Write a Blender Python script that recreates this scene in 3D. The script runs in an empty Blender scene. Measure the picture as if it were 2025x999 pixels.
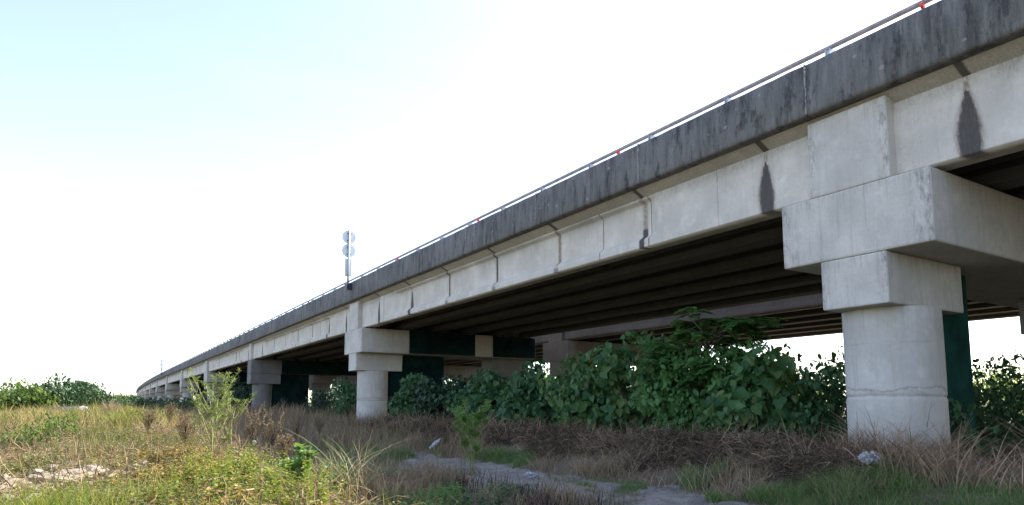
import bpy, math, random
import numpy as np

rng = np.random.default_rng(7)
random.seed(7)
R = math.radians
scene = bpy.context.scene
COL = scene.collection

# ------------------------------------------------------------------ camera
EYE = 1.6
cam_d = bpy.data.cameras.new('camera')
cam = bpy.data.objects.new('camera', cam_d)
COL.objects.link(cam)
cam.location = (0, 0, EYE)
PITCH, YAW = 6.10006, 31.82011
cam.rotation_euler = (R(90 + PITCH), 0, R(-YAW))
cam_d.sensor_width = 36.0
cam_d.lens = 1310.0 / 2025.0 * 36.0
cam_d.shift_y = (657.0 - 499.5) / 2025.0
cam_d.clip_start = 0.1
cam_d.clip_end = 6000
scene.camera = cam

# ------------------------------------------------------------------ sky, sun, exposure
SUN_EL, SUN_AZ = 43.0, 91.0          # azimuth from +Y towards +X
w = bpy.data.worlds.new('World')
scene.world = w
w.use_nodes = True
nt = w.node_tree
bg = nt.nodes['Background']
sky = nt.nodes.new('ShaderNodeTexSky')
sky.sky_type = 'NISHITA'
sky.sun_disc = False
sky.sun_elevation = R(SUN_EL)
sky.sun_rotation = R(SUN_AZ)
sky.air_density = 1.0
sky.dust_density = 1.0
sky.ozone_density = 2.0
hs = nt.nodes.new('ShaderNodeHueSaturation')         # a milky, slightly bluer summer sky
hs.inputs['Hue'].default_value = 0.514
hs.inputs['Saturation'].default_value = 0.88
nt.links.new(sky.outputs[0], hs.inputs['Color'])
tcw = nt.nodes.new('ShaderNodeTexCoord'); mpw = nt.nodes.new('ShaderNodeMapping'); mpw.inputs['Scale'].default_value = (1.6, 1.6, 6.0)
nzw = nt.nodes.new('ShaderNodeTexNoise'); nzw.inputs['Scale'].default_value = 1.5; nzw.inputs['Detail'].default_value = 7; nzw.inputs['Roughness'].default_value = 0.62; nzw.inputs['Distortion'].default_value = 0.6
nt.links.new(tcw.outputs['Generated'], mpw.inputs[0]); nt.links.new(mpw.outputs[0], nzw.inputs['Vector'])
mrw = nt.nodes.new('ShaderNodeMapRange'); mrw.interpolation_type = 'SMOOTHSTEP'
mrw.inputs['From Min'].default_value = 0.42; mrw.inputs['From Max'].default_value = 0.72; mrw.inputs['To Max'].default_value = 0.16
nt.links.new(nzw.outputs['Fac'], mrw.inputs['Value'])
mxw = nt.nodes.new('ShaderNodeMix'); mxw.data_type = 'RGBA'      # thin high cloud
nt.links.new(mrw.outputs[0], mxw.inputs[0]); nt.links.new(hs.outputs[0], mxw.inputs[6]); mxw.inputs[7].default_value = (2.4, 2.55, 2.65, 1)
nt.links.new(mxw.outputs[2], bg.inputs[0])
bg.inputs[1].default_value = 0.15
sun_d = bpy.data.lights.new('sun', 'SUN')
sun_d.energy = 4.6
sun_d.angle = R(0.5)
sun_d.color = (1.0, 0.93, 0.82)
sun = bpy.data.objects.new('sun', sun_d)
COL.objects.link(sun)
sd = (math.sin(R(SUN_AZ)) * math.cos(R(SUN_EL)), math.cos(R(SUN_AZ)) * math.cos(R(SUN_EL)), math.sin(R(SUN_EL)))
from mathutils import Vector, Matrix
sun.rotation_euler = Vector(sd).to_track_quat('Z', 'Y').to_euler()
sun.location = (60, 10, 60)
vs = scene.view_settings
vs.view_transform = 'Standard'
vs.look = 'None'
vs.gamma = 1.0
vs.use_curve_mapping = False
vs.exposure = 1.67
scene.cycles.max_bounces = 8
scene.cycles.transparent_max_bounces = 8

# ------------------------------------------------------------------ tagging
def tag(o, label=None, cat=None, group=None, kind=None):
    if label: o['label'] = label
    if cat: o['category'] = cat
    if group: o['group'] = group
    if kind: o['kind'] = kind
    return o

def empty(name, loc, label=None, cat=None, group=None, parent=None, rz=0.0):
    o = bpy.data.objects.new(name, None)
    COL.objects.link(o)
    o.location = loc
    o.rotation_euler = (0, 0, rz)
    o.empty_display_size = 0.3
    if parent: o.parent = parent
    return tag(o, label, cat, group)

def link_mesh(name, me, mats, parent=None, loc=(0, 0, 0), smooth=False, bevel=0.0):
    o = bpy.data.objects.new(name, me)
    COL.objects.link(o)
    for m in (mats if isinstance(mats, (list, tuple)) else [mats]):
        me.materials.append(m)
    o.location = loc
    if parent: o.parent = parent
    if smooth:
        me.polygons.foreach_set('use_smooth', np.ones(len(me.polygons), bool))
    if bevel > 0:
        b = o.modifiers.new('bevel', 'BEVEL')
        b.width = bevel; b.segments = 2; b.limit_method = 'ANGLE'; b.angle_limit = R(40)
    return o

def np_mesh(name, V, faces_flat, counts, attrs=None):
    """fast mesh from numpy: V (n,3); faces_flat loop vertex ids; counts per polygon"""
    me = bpy.data.meshes.new(name)
    V = np.asarray(V, np.float32)
    me.vertices.add(len(V)); me.vertices.foreach_set('co', V.ravel())
    faces_flat = np.asarray(faces_flat, np.int32).ravel()
    counts = np.asarray(counts, np.int32)
    me.loops.add(len(faces_flat)); me.loops.foreach_set('vertex_index', faces_flat)
    me.polygons.add(len(counts))
    starts = np.concatenate(([0], np.cumsum(counts)[:-1])).astype(np.int32)
    me.polygons.foreach_set('loop_start', starts)
    me.polygons.foreach_set('loop_total', counts)
    me.update(calc_edges=True)
    if attrs:
        for k, a in attrs.items():
            at = me.attributes.new(k, 'FLOAT', 'POINT')
            at.data.foreach_set('value', np.asarray(a, np.float32))
    return me

def grid_mesh(name, G, attrs=None, flip=False, close=False):
    """G (n,m,3) grid of points; close joins the last column to the first"""
    n, m = G.shape[:2]
    idx = np.arange(n * m).reshape(n, m)
    if close:
        nx = np.concatenate([idx, idx[:, :1]], 1)
    else:
        nx = idx
    a = nx[:-1, :-1]; b = nx[1:, :-1]; c = nx[1:, 1:]; d = nx[:-1, 1:]
    q = np.stack([a, b, c, d] if not flip else [a, d, c, b], -1).reshape(-1, 4)
    return np_mesh(name, G.reshape(-1, 3), q, np.full(len(q), 4), attrs)

class MB:
    def __init__(s): s.v = []; s.f = []; s.mi = []
    def add(s, v, f, mi=0):
        o = len(s.v); s.v += [tuple(p) for p in v]; s.f += [tuple(i + o for i in q) for q in f]; s.mi += [mi] * len(f)
    def box(s, x0, x1, y0, y1, z0, z1, mi=0):
        v = [(x, y, z) for z in (z0, z1) for y in (y0, y1) for x in (x0, x1)]
        s.add(v, [(0, 2, 3, 1), (4, 5, 7, 6), (0, 1, 5, 4), (2, 6, 7, 3), (0, 4, 6, 2), (1, 3, 7, 5)], mi)
    def tube(s, pts, rad, n=8, mi=0, cap=True):
        pts = [Vector(p) for p in pts]
        rad = rad if isinstance(rad, (list, tuple)) else [rad] * len(pts)
        rings = []
        ref = None
        for i, p in enumerate(pts):
            t = (pts[min(i + 1, len(pts) - 1)] - pts[max(i - 1, 0)]).normalized()
            if ref is None:
                ref = Vector((1, 0, 0)) if abs(t.x) < 0.8 else Vector((0, 1, 0))
            u = (ref - t * ref.dot(t)).normalized(); ref = u
            v = t.cross(u)
            rings.append([p + (u * math.cos(2 * math.pi * k / n) + v * math.sin(2 * math.pi * k / n)) * rad[i] for k in range(n)])
        vv = [q for r in rings for q in r]; ff = []
        for i in range(len(pts) - 1):
            for k in range(n):
                a = i * n + k; b = i * n + (k + 1) % n
                ff.append((a, b, b + n, a + n))
        if cap:
            ff.append(tuple(range(n - 1, -1, -1))); ff.append(tuple(range((len(pts) - 1) * n, len(pts) * n)))
        s.add(vv, ff, mi)
    def build(s, name, mats, parent=None, loc=(0, 0, 0), smooth=False, bevel=0.0, curve=False):
        me = bpy.data.meshes.new(name)
        V = s.v
        if curve: V = [(x + cv(y + loc[1]) - cv(loc[1]), y, z) for x, y, z in V]
        me.from_pydata(V, [], s.f)
        o = link_mesh(name, me, mats, parent, loc, smooth, bevel)
        if any(s.mi): me.polygons.foreach_set('material_index', s.mi)
        return o

def cv(y):                       # the far end of the viaduct bends gently away
    y = np.asarray(y, float)
    return np.where(y > 144, (y - 144) ** 2 / (2 * 6750.0), 0.0)

# pixel of the photograph and a distance ahead -> place on the plan
_s, _c = math.sin(R(YAW)), math.cos(R(YAW))
def plan(px, fw):
    a = (px - 1012.5) / 1310.0 * fw
    return (a * _c + fw * _s, -a * _s + fw * _c)

# ------------------------------------------------------------------ materials
def new_mat(name):
    m = bpy.data.materials.new(name); m.use_nodes = True
    return m, m.node_tree, m.node_tree.nodes['Principled BSDF']

class NG:
    """tiny node helper"""
    def __init__(s, t): s.t = t
    def n(s, typ, **kw):
        x = s.t.nodes.new(typ)
        for k, v in kw.items(): setattr(x, k, v)
        return x
    def l(s, a, b): s.t.links.new(a, b)
    def coord(s, scale=(1, 1, 1), loc=(0, 0, 0)):
        g = s.n('ShaderNodeNewGeometry'); mp = s.n('ShaderNodeMapping')
        mp.inputs['Scale'].default_value = scale; mp.inputs['Location'].default_value = loc
        s.l(g.outputs['Position'], mp.inputs[0]); return mp.outputs[0]
    def noise(s, vec, scale, detail=4, rough=0.6, dist=0.0):
        x = s.n('ShaderNodeTexNoise'); x.inputs['Scale'].default_value = scale
        x.inputs['Detail'].default_value = detail; x.inputs['Roughness'].default_value = rough
        x.inputs['Distortion'].default_value = dist
        s.l(vec, x.inputs['Vector']); return x.outputs['Fac']
    def voro(s, vec, scale):
        x = s.n('ShaderNodeTexVoronoi'); x.inputs['Scale'].default_value = scale
        s.l(vec, x.inputs['Vector']); return x.outputs['Distance']
    def ramp(s, fac, stops):
        x = s.n('ShaderNodeValToRGB'); r = x.color_ramp
        while len(r.elements) < len(stops): r.elements.new(0.5)
        for e, (p, c) in zip(r.elements, stops):
            e.position = p; e.color = c if len(c) == 4 else (*c, 1)
        s.l(fac, x.inputs[0]); return x.outputs[0]
    def step(s, fac, a, b):
        x = s.n('ShaderNodeMapRange'); x.interpolation_type = 'SMOOTHSTEP'
        x.inputs['From Min'].default_value = a; x.inputs['From Max'].default_value = b
        s.l(fac, x.inputs['Value']); return x.outputs['Result']
    def math(s, op, a, b):
        x = s.n('ShaderNodeMath', operation=op)
        for i, q in enumerate((a, b)):
            if isinstance(q, (int, float)): x.inputs[i].default_value = q
            else: s.l(q, x.inputs[i])
        return x.outputs[0]
    def mix(s, fac, a, b, mode='MIX'):
        x = s.n('ShaderNodeMix', data_type='RGBA', blend_type=mode)
        if isinstance(fac, (int, float)): x.inputs[0].default_value = fac
        else: s.l(fac, x.inputs[0])
        for i, q in ((6, a), (7, b)):
            if isinstance(q, tuple): x.inputs[i].default_value = q if len(q) == 4 else (*q, 1)
            else: s.l(q, x.inputs[i])
        return x.outputs[2]
    def attr(s, name):
        x = s.n('ShaderNodeAttribute'); x.attribute_name = name; return x.outputs['Fac']
    def bump(s, h, strength, dist, to):
        x = s.n('ShaderNodeBump'); x.inputs['Strength'].default_value = strength; x.inputs['Distance'].default_value = dist
        s.l(h, x.inputs['Height']); s.l(x.outputs[0], to.inputs['Normal'])

def mat_concrete(name, base, streak=0.5, pits=0.0, stains=False, dark=0.35, rough=0.85, boards=0.0, edges=0.0):
    m, t, b = new_mat(name); g = NG(t)
    p = g.coord()
    n1 = g.noise(p, 0.9, 5, 0.65); n2 = g.noise(p, 14, 5, 0.7)
    col = g.mix(g.step(n1, 0.35, 0.7), tuple(c * 0.86 for c in base), tuple(c * 1.1 for c in base))
    col = g.mix(g.math('MULTIPLY', g.step(n2, 0.35, 0.75), 0.35), col, tuple(c * 0.75 for c in base))
    sv = g.coord((5, 5, 0.35)); st = g.noise(sv, 1.6, 6, 0.72)
    col = g.mix(g.math('MULTIPLY', g.step(st, 0.5, 0.78), streak), col, tuple(c * dark for c in (base[0], base[1], base[2])))
    sw = g.noise(g.coord((2.2, 2.2, 0.18), (7, 3, 1)), 2.0, 5, 0.7)
    col = g.mix(g.math('MULTIPLY', g.step(sw, 0.52, 0.8), 0.4), col, (base[0] * 0.8, base[1] * 0.7, base[2] * 0.52))
    mot = g.noise(g.coord((1, 1, 0.6), (2, 9, 4)), 3.2, 7, 0.8)
    col = g.mix(g.math('MULTIPLY', g.step(mot, 0.52, 0.66), 0.3), col, tuple(c * 0.68 for c in base))
    vg = g.noise(g.coord((18, 18, 0.25), (1, 2, 3)), 1.5, 3, 0.6)
    col = g.mix(g.math('MULTIPLY', g.step(vg, 0.55, 0.7), 0.16), col, tuple(c * 0.6 for c in base))
    pale = g.noise(g.coord((1, 1, 1), (11, 5, 2)), 2.6, 4, 0.6)
    col = g.mix(g.math('MULTIPLY', g.step(pale, 0.58, 0.72), 0.35), col, tuple(min(1, c * 1.28) for c in base))
    if edges > 0:                                    # weather marks near the free edges of a casting
        tc = g.n('ShaderNodeTexCoord'); sp = g.n('ShaderNodeSeparateXYZ'); g.l(tc.outputs['Generated'], sp.inputs[0])
        ed = g.math('ABSOLUTE', g.math('SUBTRACT', sp.outputs[1], 0.5), 0)
        mo_ = g.noise(g.coord((3, 3, 1.1), (5, 5, 1)), 3.5, 7, 0.8)
        gn = g.n('ShaderNodeNewGeometry'); sn = g.n('ShaderNodeSeparateXYZ'); g.l(gn.outputs['True Normal'], sn.inputs[0])
        fx_ = g.step(g.math('ABSOLUTE', sn.outputs[0], 0), 0.6, 0.9)
        e1 = g.math('MULTIPLY', g.math('MULTIPLY', fx_, g.step(ed, 0.30, 0.49)), g.step(mo_, 0.44, 0.64))
        top = g.math('MULTIPLY', g.step(sp.outputs[2], 0.55, 1.0), g.step(g.noise(g.coord((7, 7, 0.4)), 2, 6, 0.75), 0.48, 0.66))
        col = g.mix(g.math('MULTIPLY', e1, edges), col, (0.10, 0.10, 0.10))
        col = g.mix(g.math('MULTIPLY', top, edges * 0.55), col, (0.13, 0.12, 0.10))
    h = n2
    if boards > 0:                                   # faint lift lines of the formwork
        wv = g.n('ShaderNodeTexWave'); wv.bands_direction = 'Z'; wv.inputs['Scale'].default_value = boards
        wv.inputs['Distortion'].default_value = 0.6; wv.inputs['Detail'].default_value = 2
        g.l(p, wv.inputs['Vector'])
        col = g.mix(g.math('MULTIPLY', g.step(wv.outputs['Fac'], 0.985, 1.0), 0.4), col, tuple(c * 0.5 for c in base))
    if pits > 0:                                     # bug holes
        vo = g.voro(p, 16.0); gate = g.step(g.noise(p, 1.1, 3, 0.6), 0.5, 0.62)
        pit = g.math('MULTIPLY', g.math('SUBTRACT', 1.0, g.step(vo, 0.06, 0.2)), gate)
        col = g.mix(g.math('MULTIPLY', pit, pits), col, tuple(c * 0.3 for c in base))
    if stains:
        nz = g.noise(g.coord((9, 9, 3)), 3.0, 5, 0.75)
        ru = g.math('MULTIPLY', g.attr('rust'), g.step(nz, 0.25, 0.6))
        col = g.mix(ru, col, (0.17, 0.095, 0.045))
        sk = g.step(g.math('ADD', g.attr('stain'), g.math('MULTIPLY', g.math('SUBTRACT', nz, 0.5), 0.8)), 0.15, 0.9)
        col = g.mix(g.math('MULTIPLY', sk, 0.88), col, (0.050, 0.048, 0.047))
        gr = g.math('MULTIPLY', g.attr('grime'), g.step(nz, 0.2, 0.75))
        col = g.mix(gr, col, (0.12, 0.105, 0.08))
    g.l(col, b.inputs['Base Color'])
    b.inputs['Roughness'].default_value = rough
    b.inputs['Specular IOR Level'].default_value = 0.25
    g.bump(h, 0.35, 0.015, b)
    return m

def mat_parapet(name):
    m, t, b = new_mat(name); g = NG(t)
    p = g.coord()
    st = g.noise(g.coord((4, 4, 0.5)), 1.3, 7, 0.75)
    fine = g.noise(p, 22, 5, 0.75)
    big = g.noise(p, 0.35, 3, 0.5)
    md = g.noise(g.coord((1.6, 1.6, 0.5), (4, 2, 9)), 2.2, 7, 0.78)
    col = g.ramp(st, [(0.28, (0.042, 0.041, 0.037)), (0.44, (0.098, 0.094, 0.082)), (0.58, (0.165, 0.158, 0.138)), (0.76, (0.25, 0.246, 0.23))])
    col = g.mix(g.math('MULTIPLY', g.step(big, 0.35, 0.65), 0.5), col, (0.21, 0.202, 0.178))
    col = g.mix(g.math('MULTIPLY', g.step(md, 0.5, 0.66), 0.4), col, (0.15, 0.148, 0.14))
    col = g.mix(g.math('MULTIPLY', g.step(md, 0.5, 0.36), 0.75), col, (0.03, 0.03, 0.031))
    col = g.mix(g.math('MULTIPLY', g.step(fine, 0.5, 0.75), 0.45), col, (0.025, 0.025, 0.025))
    fs = g.noise(g.coord((14, 14, 0.9)), 1.5, 5, 0.7)
    col = g.mix(g.math('MULTIPLY', g.step(fs, 0.58, 0.8), 0.55), col, (0.018, 0.019, 0.02))
    # lichen spots
    vo = g.n('ShaderNodeTexVoronoi'); vo.inputs['Scale'].default_value = 2.1; vo.inputs['Randomness'].default_value = 1.0
    wob = g.mix(0.05, p, g.n('ShaderNodeTexNoise').outputs['Color'])
    g.l(p, vo.inputs['Vector'])
    spot = g.math('SUBTRACT', 1.0, g.step(g.math('ADD', vo.outputs['Distance'], g.math('MULTIPLY', fine, 0.08)), 0.11, 0.155))
    sel = g.n('ShaderNodeSeparateColor'); g.l(vo.outputs['Color'], sel.inputs[0])
    spot = g.math('MULTIPLY', spot, g.step(sel.outputs[0], 0.25, 0.3))
    col = g.mix(g.math('MULTIPLY', spot, 0.75), col, (0.27, 0.275, 0.255))
    # pale run-down streaks left by the joints
    ps = g.noise(g.coord((3, 3, 0.25), (3, 8, 4)), 2.4, 5, 0.75)
    col = g.mix(g.math('MULTIPLY', g.step(ps, 0.66, 0.76), 0.4), col, (0.24, 0.24, 0.22))
    g.l(col, b.inputs['Base Color'])
    b.inputs['Roughness'].default_value = 0.9; b.inputs['Specular IOR Level'].default_value = 0.2
    g.bump(fine, 0.5, 0.02, b)
    return m

def mat_plain(name, col, rough=0.6, metal=0.0, var=0.2, scale=6.0):
    m, t, b = new_mat(name); g = NG(t)
    n = g.noise(g.coord(), scale, 5, 0.65)
    c = g.mix(g.step(n, 0.3, 0.7), tuple(x * (1 - var) for x in col), tuple(min(1, x * (1 + var)) for x in col))
    g.l(c, b.inputs['Base Color']); b.inputs['Roughness'].default_value = rough; b.inputs['Metallic'].default_value = metal
    b.inputs['Specular IOR Level'].default_value = 0.08 if rough > 0.85 else 0.4
    return m

def mat_leaf(name, stops, trans=0.35, rough=0.5, spec=0.3, big=None):
    """stops: colours picked per leaf at random; part of the light goes through the leaf"""
    m, t, b = new_mat(name); g = NG(t)
    gi = g.n('ShaderNodeNewGeometry')
    col = g.ramp(gi.outputs['Random Per Island'], [(i / max(1, len(stops) - 1), s) for i, s in enumerate(stops)])
    if big:
        nz = g.noise(g.coord(), big[0], 3, 0.5)
        col = g.mix(g.math('MULTIPLY', g.step(nz, 0.4, 0.62), big[2]), col, big[1])
    g.l(col, b.inputs['Base Color'])
    b.inputs['Roughness'].default_value = rough; b.inputs['Specular IOR Level'].default_value = spec
    if trans > 0:
        tr = g.n('ShaderNodeBsdfTranslucent')
        tc = g.mix(0.5, col, (0.30, 0.42, 0.05), 'MIX') if trans > 0.3 else col
        g.l(tc, tr.inputs['Color'])
        mx = g.n('ShaderNodeMixShader'); mx.inputs[0].default_value = trans
        g.l(b.outputs[0], mx.inputs[1]); g.l(tr.outputs[0], mx.inputs[2])
        out = t.nodes['Material Output']; g.l(mx.outputs[0], out.inputs[0])
    return m

M = {}
M['concrete'] = mat_concrete('pale_concrete', (0.56, 0.53, 0.46), 0.5, 0.5, dark=0.42, edges=0.65)
M['girder'] = mat_concrete('girder_concrete', (0.62, 0.58, 0.495), 0.35, 0.7, stains=True, dark=0.5)
M['column'] = mat_concrete('column_concrete', (0.54, 0.515, 0.455), 0.6, 0.25, stains=True, dark=0.6)
M['old_shaded_concrete'] = mat_concrete('weathered_shaded_concrete', (0.20, 0.192, 0.178), 0.6, 0.2, dark=0.3)  # weathered third pier; on the far columns the dark colour stands in for shade
M['under'] = mat_concrete('shaded_underside_concrete', (0.098, 0.097, 0.096), 0.4, 0.0)  # dark colour paints the deep shade below the decks
M['parapet'] = mat_parapet('grimy_parapet_concrete')
M['seal'] = mat_plain('joint_sealant', (0.27, 0.27, 0.255), 0.8, 0, 0.4, 9)
M['rail'] = mat_plain('weathered_rail_paint', (0.30, 0.27, 0.27), 0.5, 0.3, 0.25, 4)
M['galv'] = mat_plain('galvanised_steel', (0.42, 0.45, 0.48), 0.45, 0.5, 0.15, 8)
M['sign_back'] = mat_plain('aluminium_sign_back', (0.50, 0.54, 0.57), 0.5, 0.2, 0.08, 5)
M['sign_face'] = mat_plain('sign_face_white', (0.75, 0.75, 0.75), 0.4, 0, 0.05)
M['dark_metal'] = mat_plain('dark_bracket_steel', (0.04, 0.05, 0.06), 0.5, 0.4)
M['red'] = mat_plain('red_reflector', (0.75, 0.06, 0.035), 0.3, 0, 0.1)
M['green_panel'] = mat_plain('green_painted_panel', (0.005, 0.045, 0.035), 0.95, 0, 0.35, 1.5)
M['shaded_panel'] = mat_plain('shaded_green_panel', (0.006, 0.020, 0.019), 0.95, 0, 0.5, 1.2)  # darker copy of the green paint, with deeper shade in its colour
M['bag'] = mat_plain('white_plastic', (0.42, 0.42, 0.42), 0.5, 0, 0.55, 22)
M['tarp'] = mat_plain('dark_tarpaulin', (0.05, 0.055, 0.075), 0.6, 0, 0.4, 3)
M['stone'] = mat_plain('pale_stone', (0.30, 0.25, 0.195), 0.9, 0, 0.35, 9)
M['grit'] = mat_plain('grit', (0.22, 0.208, 0.185), 0.95, 0, 0.5, 20)
M['lamp'] = mat_plain('pale_lamp_steel', (0.6, 0.62, 0.64), 0.5, 0.2, 0.05)
M['bark'] = mat_plain('bark', (0.10, 0.08, 0.055), 0.9, 0, 0.4, 12)
M['green_stem'] = mat_plain('pale_green_stem', (0.26, 0.27, 0.11), 0.7, 0, 0.3, 8)

# ------------------------------------------------------------------ ground
def nz(x, y, s=1.0, o=0.0):
    x = np.asarray(x, float) * s + o; y = np.asarray(y, float) * s + o * 1.7
    return (np.sin(x * 1.3 + 1.7 * np.sin(y * 0.9 + 1.1)) + np.sin(y * 1.7 + 1.3 * np.sin(x * 1.1 + 2.3)) +
            0.6 * np.sin(2.9 * x - 2.1 * y + 0.7) + 0.5 * np.sin(4.3 * y + 3.1 * x + 1.9 * np.sin(2.2 * x))) / 3.1
def sm(x, a, b):
    t = np.clip((np.asarray(x, float) - a) / (b - a), 0, 1); return t * t * (3 - 2 * t)

def path_mask(x, y):
    edge = 0.45 * nz(x, y, 0.8, 3.0) + 0.3 * nz(x, y, 2.6, 5.0)
    return sm(x + edge, 5.4, 6.2) * (1 - sm(x + edge, 8.7, 9.3)) * sm(y, 1, 4) * (1 - sm(y + 3 * edge, 17.5, 22))

def gz(x, y):
    x = np.asarray(x, float); y = np.asarray(y, float)
    z = 0.0 * x
    crest = 0.40 + 0.45 * sm(y, 9, 32)
    bank = sm(-x, -5.6, -1.2) * crest * (1 - 0.35 * sm(-x, 2, 9)) * (1 - 0.75 * sm(y, 60, 130))
    z = z + bank
    z = z + 0.28 * sm(x, 8.9, 10.4) + 0.12 * sm(x, 11, 13)
    pile = np.exp(-((x - 11.4 - 0.4 * nz(y, y * 0, 0.5)) / 1.0) ** 2) * sm(y, 3.5, 7.0) * (1 - sm(y, 26, 34))
    z = z + pile * (0.30 + 0.14 * nz(x, y, 1.1, 2.0))
    z = z + 0.25 * sm(y, 24, 45) * sm(x, 2, 8)
    heap = np.exp(-(((x - 5.05) / 0.8) ** 2 + ((y - 9.0) / 0.7) ** 2)); z = z + 0.25 * heap
    pm = path_mask(x, y)
    near = 1 - sm(np.hypot(x, y), 60, 140)
    z = z + near * (0.05 * nz(x, y, 1.7, 1.0) + 0.025 * nz(x, y, 6.0, 4.0)) * (1 - 0.6 * pm)
    rut = np.exp(-((x - 7.3 + 0.15 * nz(y, y * 0, 0.7)) / 0.16) ** 2) + np.exp(-((x - 8.4 + 0.15 * nz(y, y * 0, 0.6)) / 0.16) ** 2)
    z = z - pm * 0.085 * rut + pm * 0.035 * nz(x * 0.6, y, 4, 7) + pm * 0.022 * nz(x, y, 11, 2)
    return z + 0.3 * sm(np.hypot(x, y), 60, 160)

def axis(lo, hi, step, far_lo, far_hi, grow=1.13):
    a = list(np.arange(lo, hi, step)); s = step
    while a[-1] < far_hi: s *= grow; a.append(a[-1] + s)
    s = step
    while a[0] > far_lo: s *= grow; a.insert(0, a[0] - s)
    return np.array(a)
gx = axis(-2, 11, 0.065, -2500, 3000); gy = axis(5, 21, 0.075, -600, 4000)
GX, GY = np.meshgrid(gx, gy, indexing='ij')
G = np.stack([GX, GY, gz(GX, GY)], -1)
pm = path_mask(GX, GY)
gm, t_, b_ = new_mat('soil_and_litter'); g = NG(t_)
p = g.coord(); n1 = g.noise(p, 0.8, 6, 0.7); n2 = g.noise(p, 9, 6, 0.75); n3 = g.noise(p, 40, 4, 0.7)
soil = g.ramp(n1, [(0.3, (0.07, 0.054, 0.035)), (0.5, (0.13, 0.10, 0.064)), (0.7, (0.20, 0.16, 0.105))])
soil = g.mix(g.math('MULTIPLY', g.step(n2, 0.45, 0.7), 0.55), soil, (0.20, 0.165, 0.11))
soil = g.mix(g.math('MULTIPLY', g.step(g.noise(p, 0.25, 3, 0.5), 0.5, 0.65), 0.45), soil, (0.06, 0.085, 0.025))
dirt = g.ramp(n2, [(0.25, (0.17, 0.15, 0.115)), (0.5, (0.28, 0.25, 0.20)), (0.75, (0.39, 0.355, 0.285))])
trk = g.noise(g.coord((3.2, 0.35, 1)), 1.6, 5, 0.7)
dirt = g.mix(g.math('MULTIPLY', g.step(trk, 0.48, 0.7), 0.6), dirt, (0.12, 0.117, 0.105))
dirt = g.mix(g.math('MULTIPLY', g.step(g.noise(g.coord((4, 0.8, 1), (5, 1, 0)), 1.3, 5, 0.7), 0.6, 0.72), 0.6), dirt, (0.42, 0.40, 0.36))
dirt = g.mix(g.math('MULTIPLY', g.step(g.noise(p, 1.7, 6, 0.75), 0.5, 0.62), 0.6), dirt, (0.11, 0.10, 0.08))
dirt = g.mix(g.math('MULTIPLY', g.step(n3, 0.55, 0.75), 0.5), dirt, (0.09, 0.09, 0.085))
pa = g.step(g.math('ADD', g.attr('path'), g.math('MULTIPLY', g.math('SUBTRACT', n2, 0.5), 1.6)), 0.3, 0.75)
g.l(g.mix(pa, soil, dirt), b_.inputs['Base Color']); b_.inputs['Roughness'].default_value = 0.95
b_.inputs['Specular IOR Level'].default_value = 0.15
g.bump(g.math('ADD', n2, g.math('MULTIPLY', n3, 0.5)), 0.8, 0.05, b_)
ground = link_mesh('ground', grid_mesh('ground', G, {'path': pm.ravel()}), gm, smooth=True)
tag(ground, kind='structure')

# ------------------------------------------------------------------ viaduct
PIERS = [-53.0, -23.0, 7.1, 36.4, 66.8, 97.6, 129.3, 160.0, 190.5, 221, 251.5, 282, 312.5, 343, 373.5, 404, 434.5, 465]
Z_CAPB, Z_CAPT, Z_GB, Z_GT = 4.37, 5.70, 5.77, 7.14
def place(y): return (float(cv(y)), float(y), 0.0)

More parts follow.
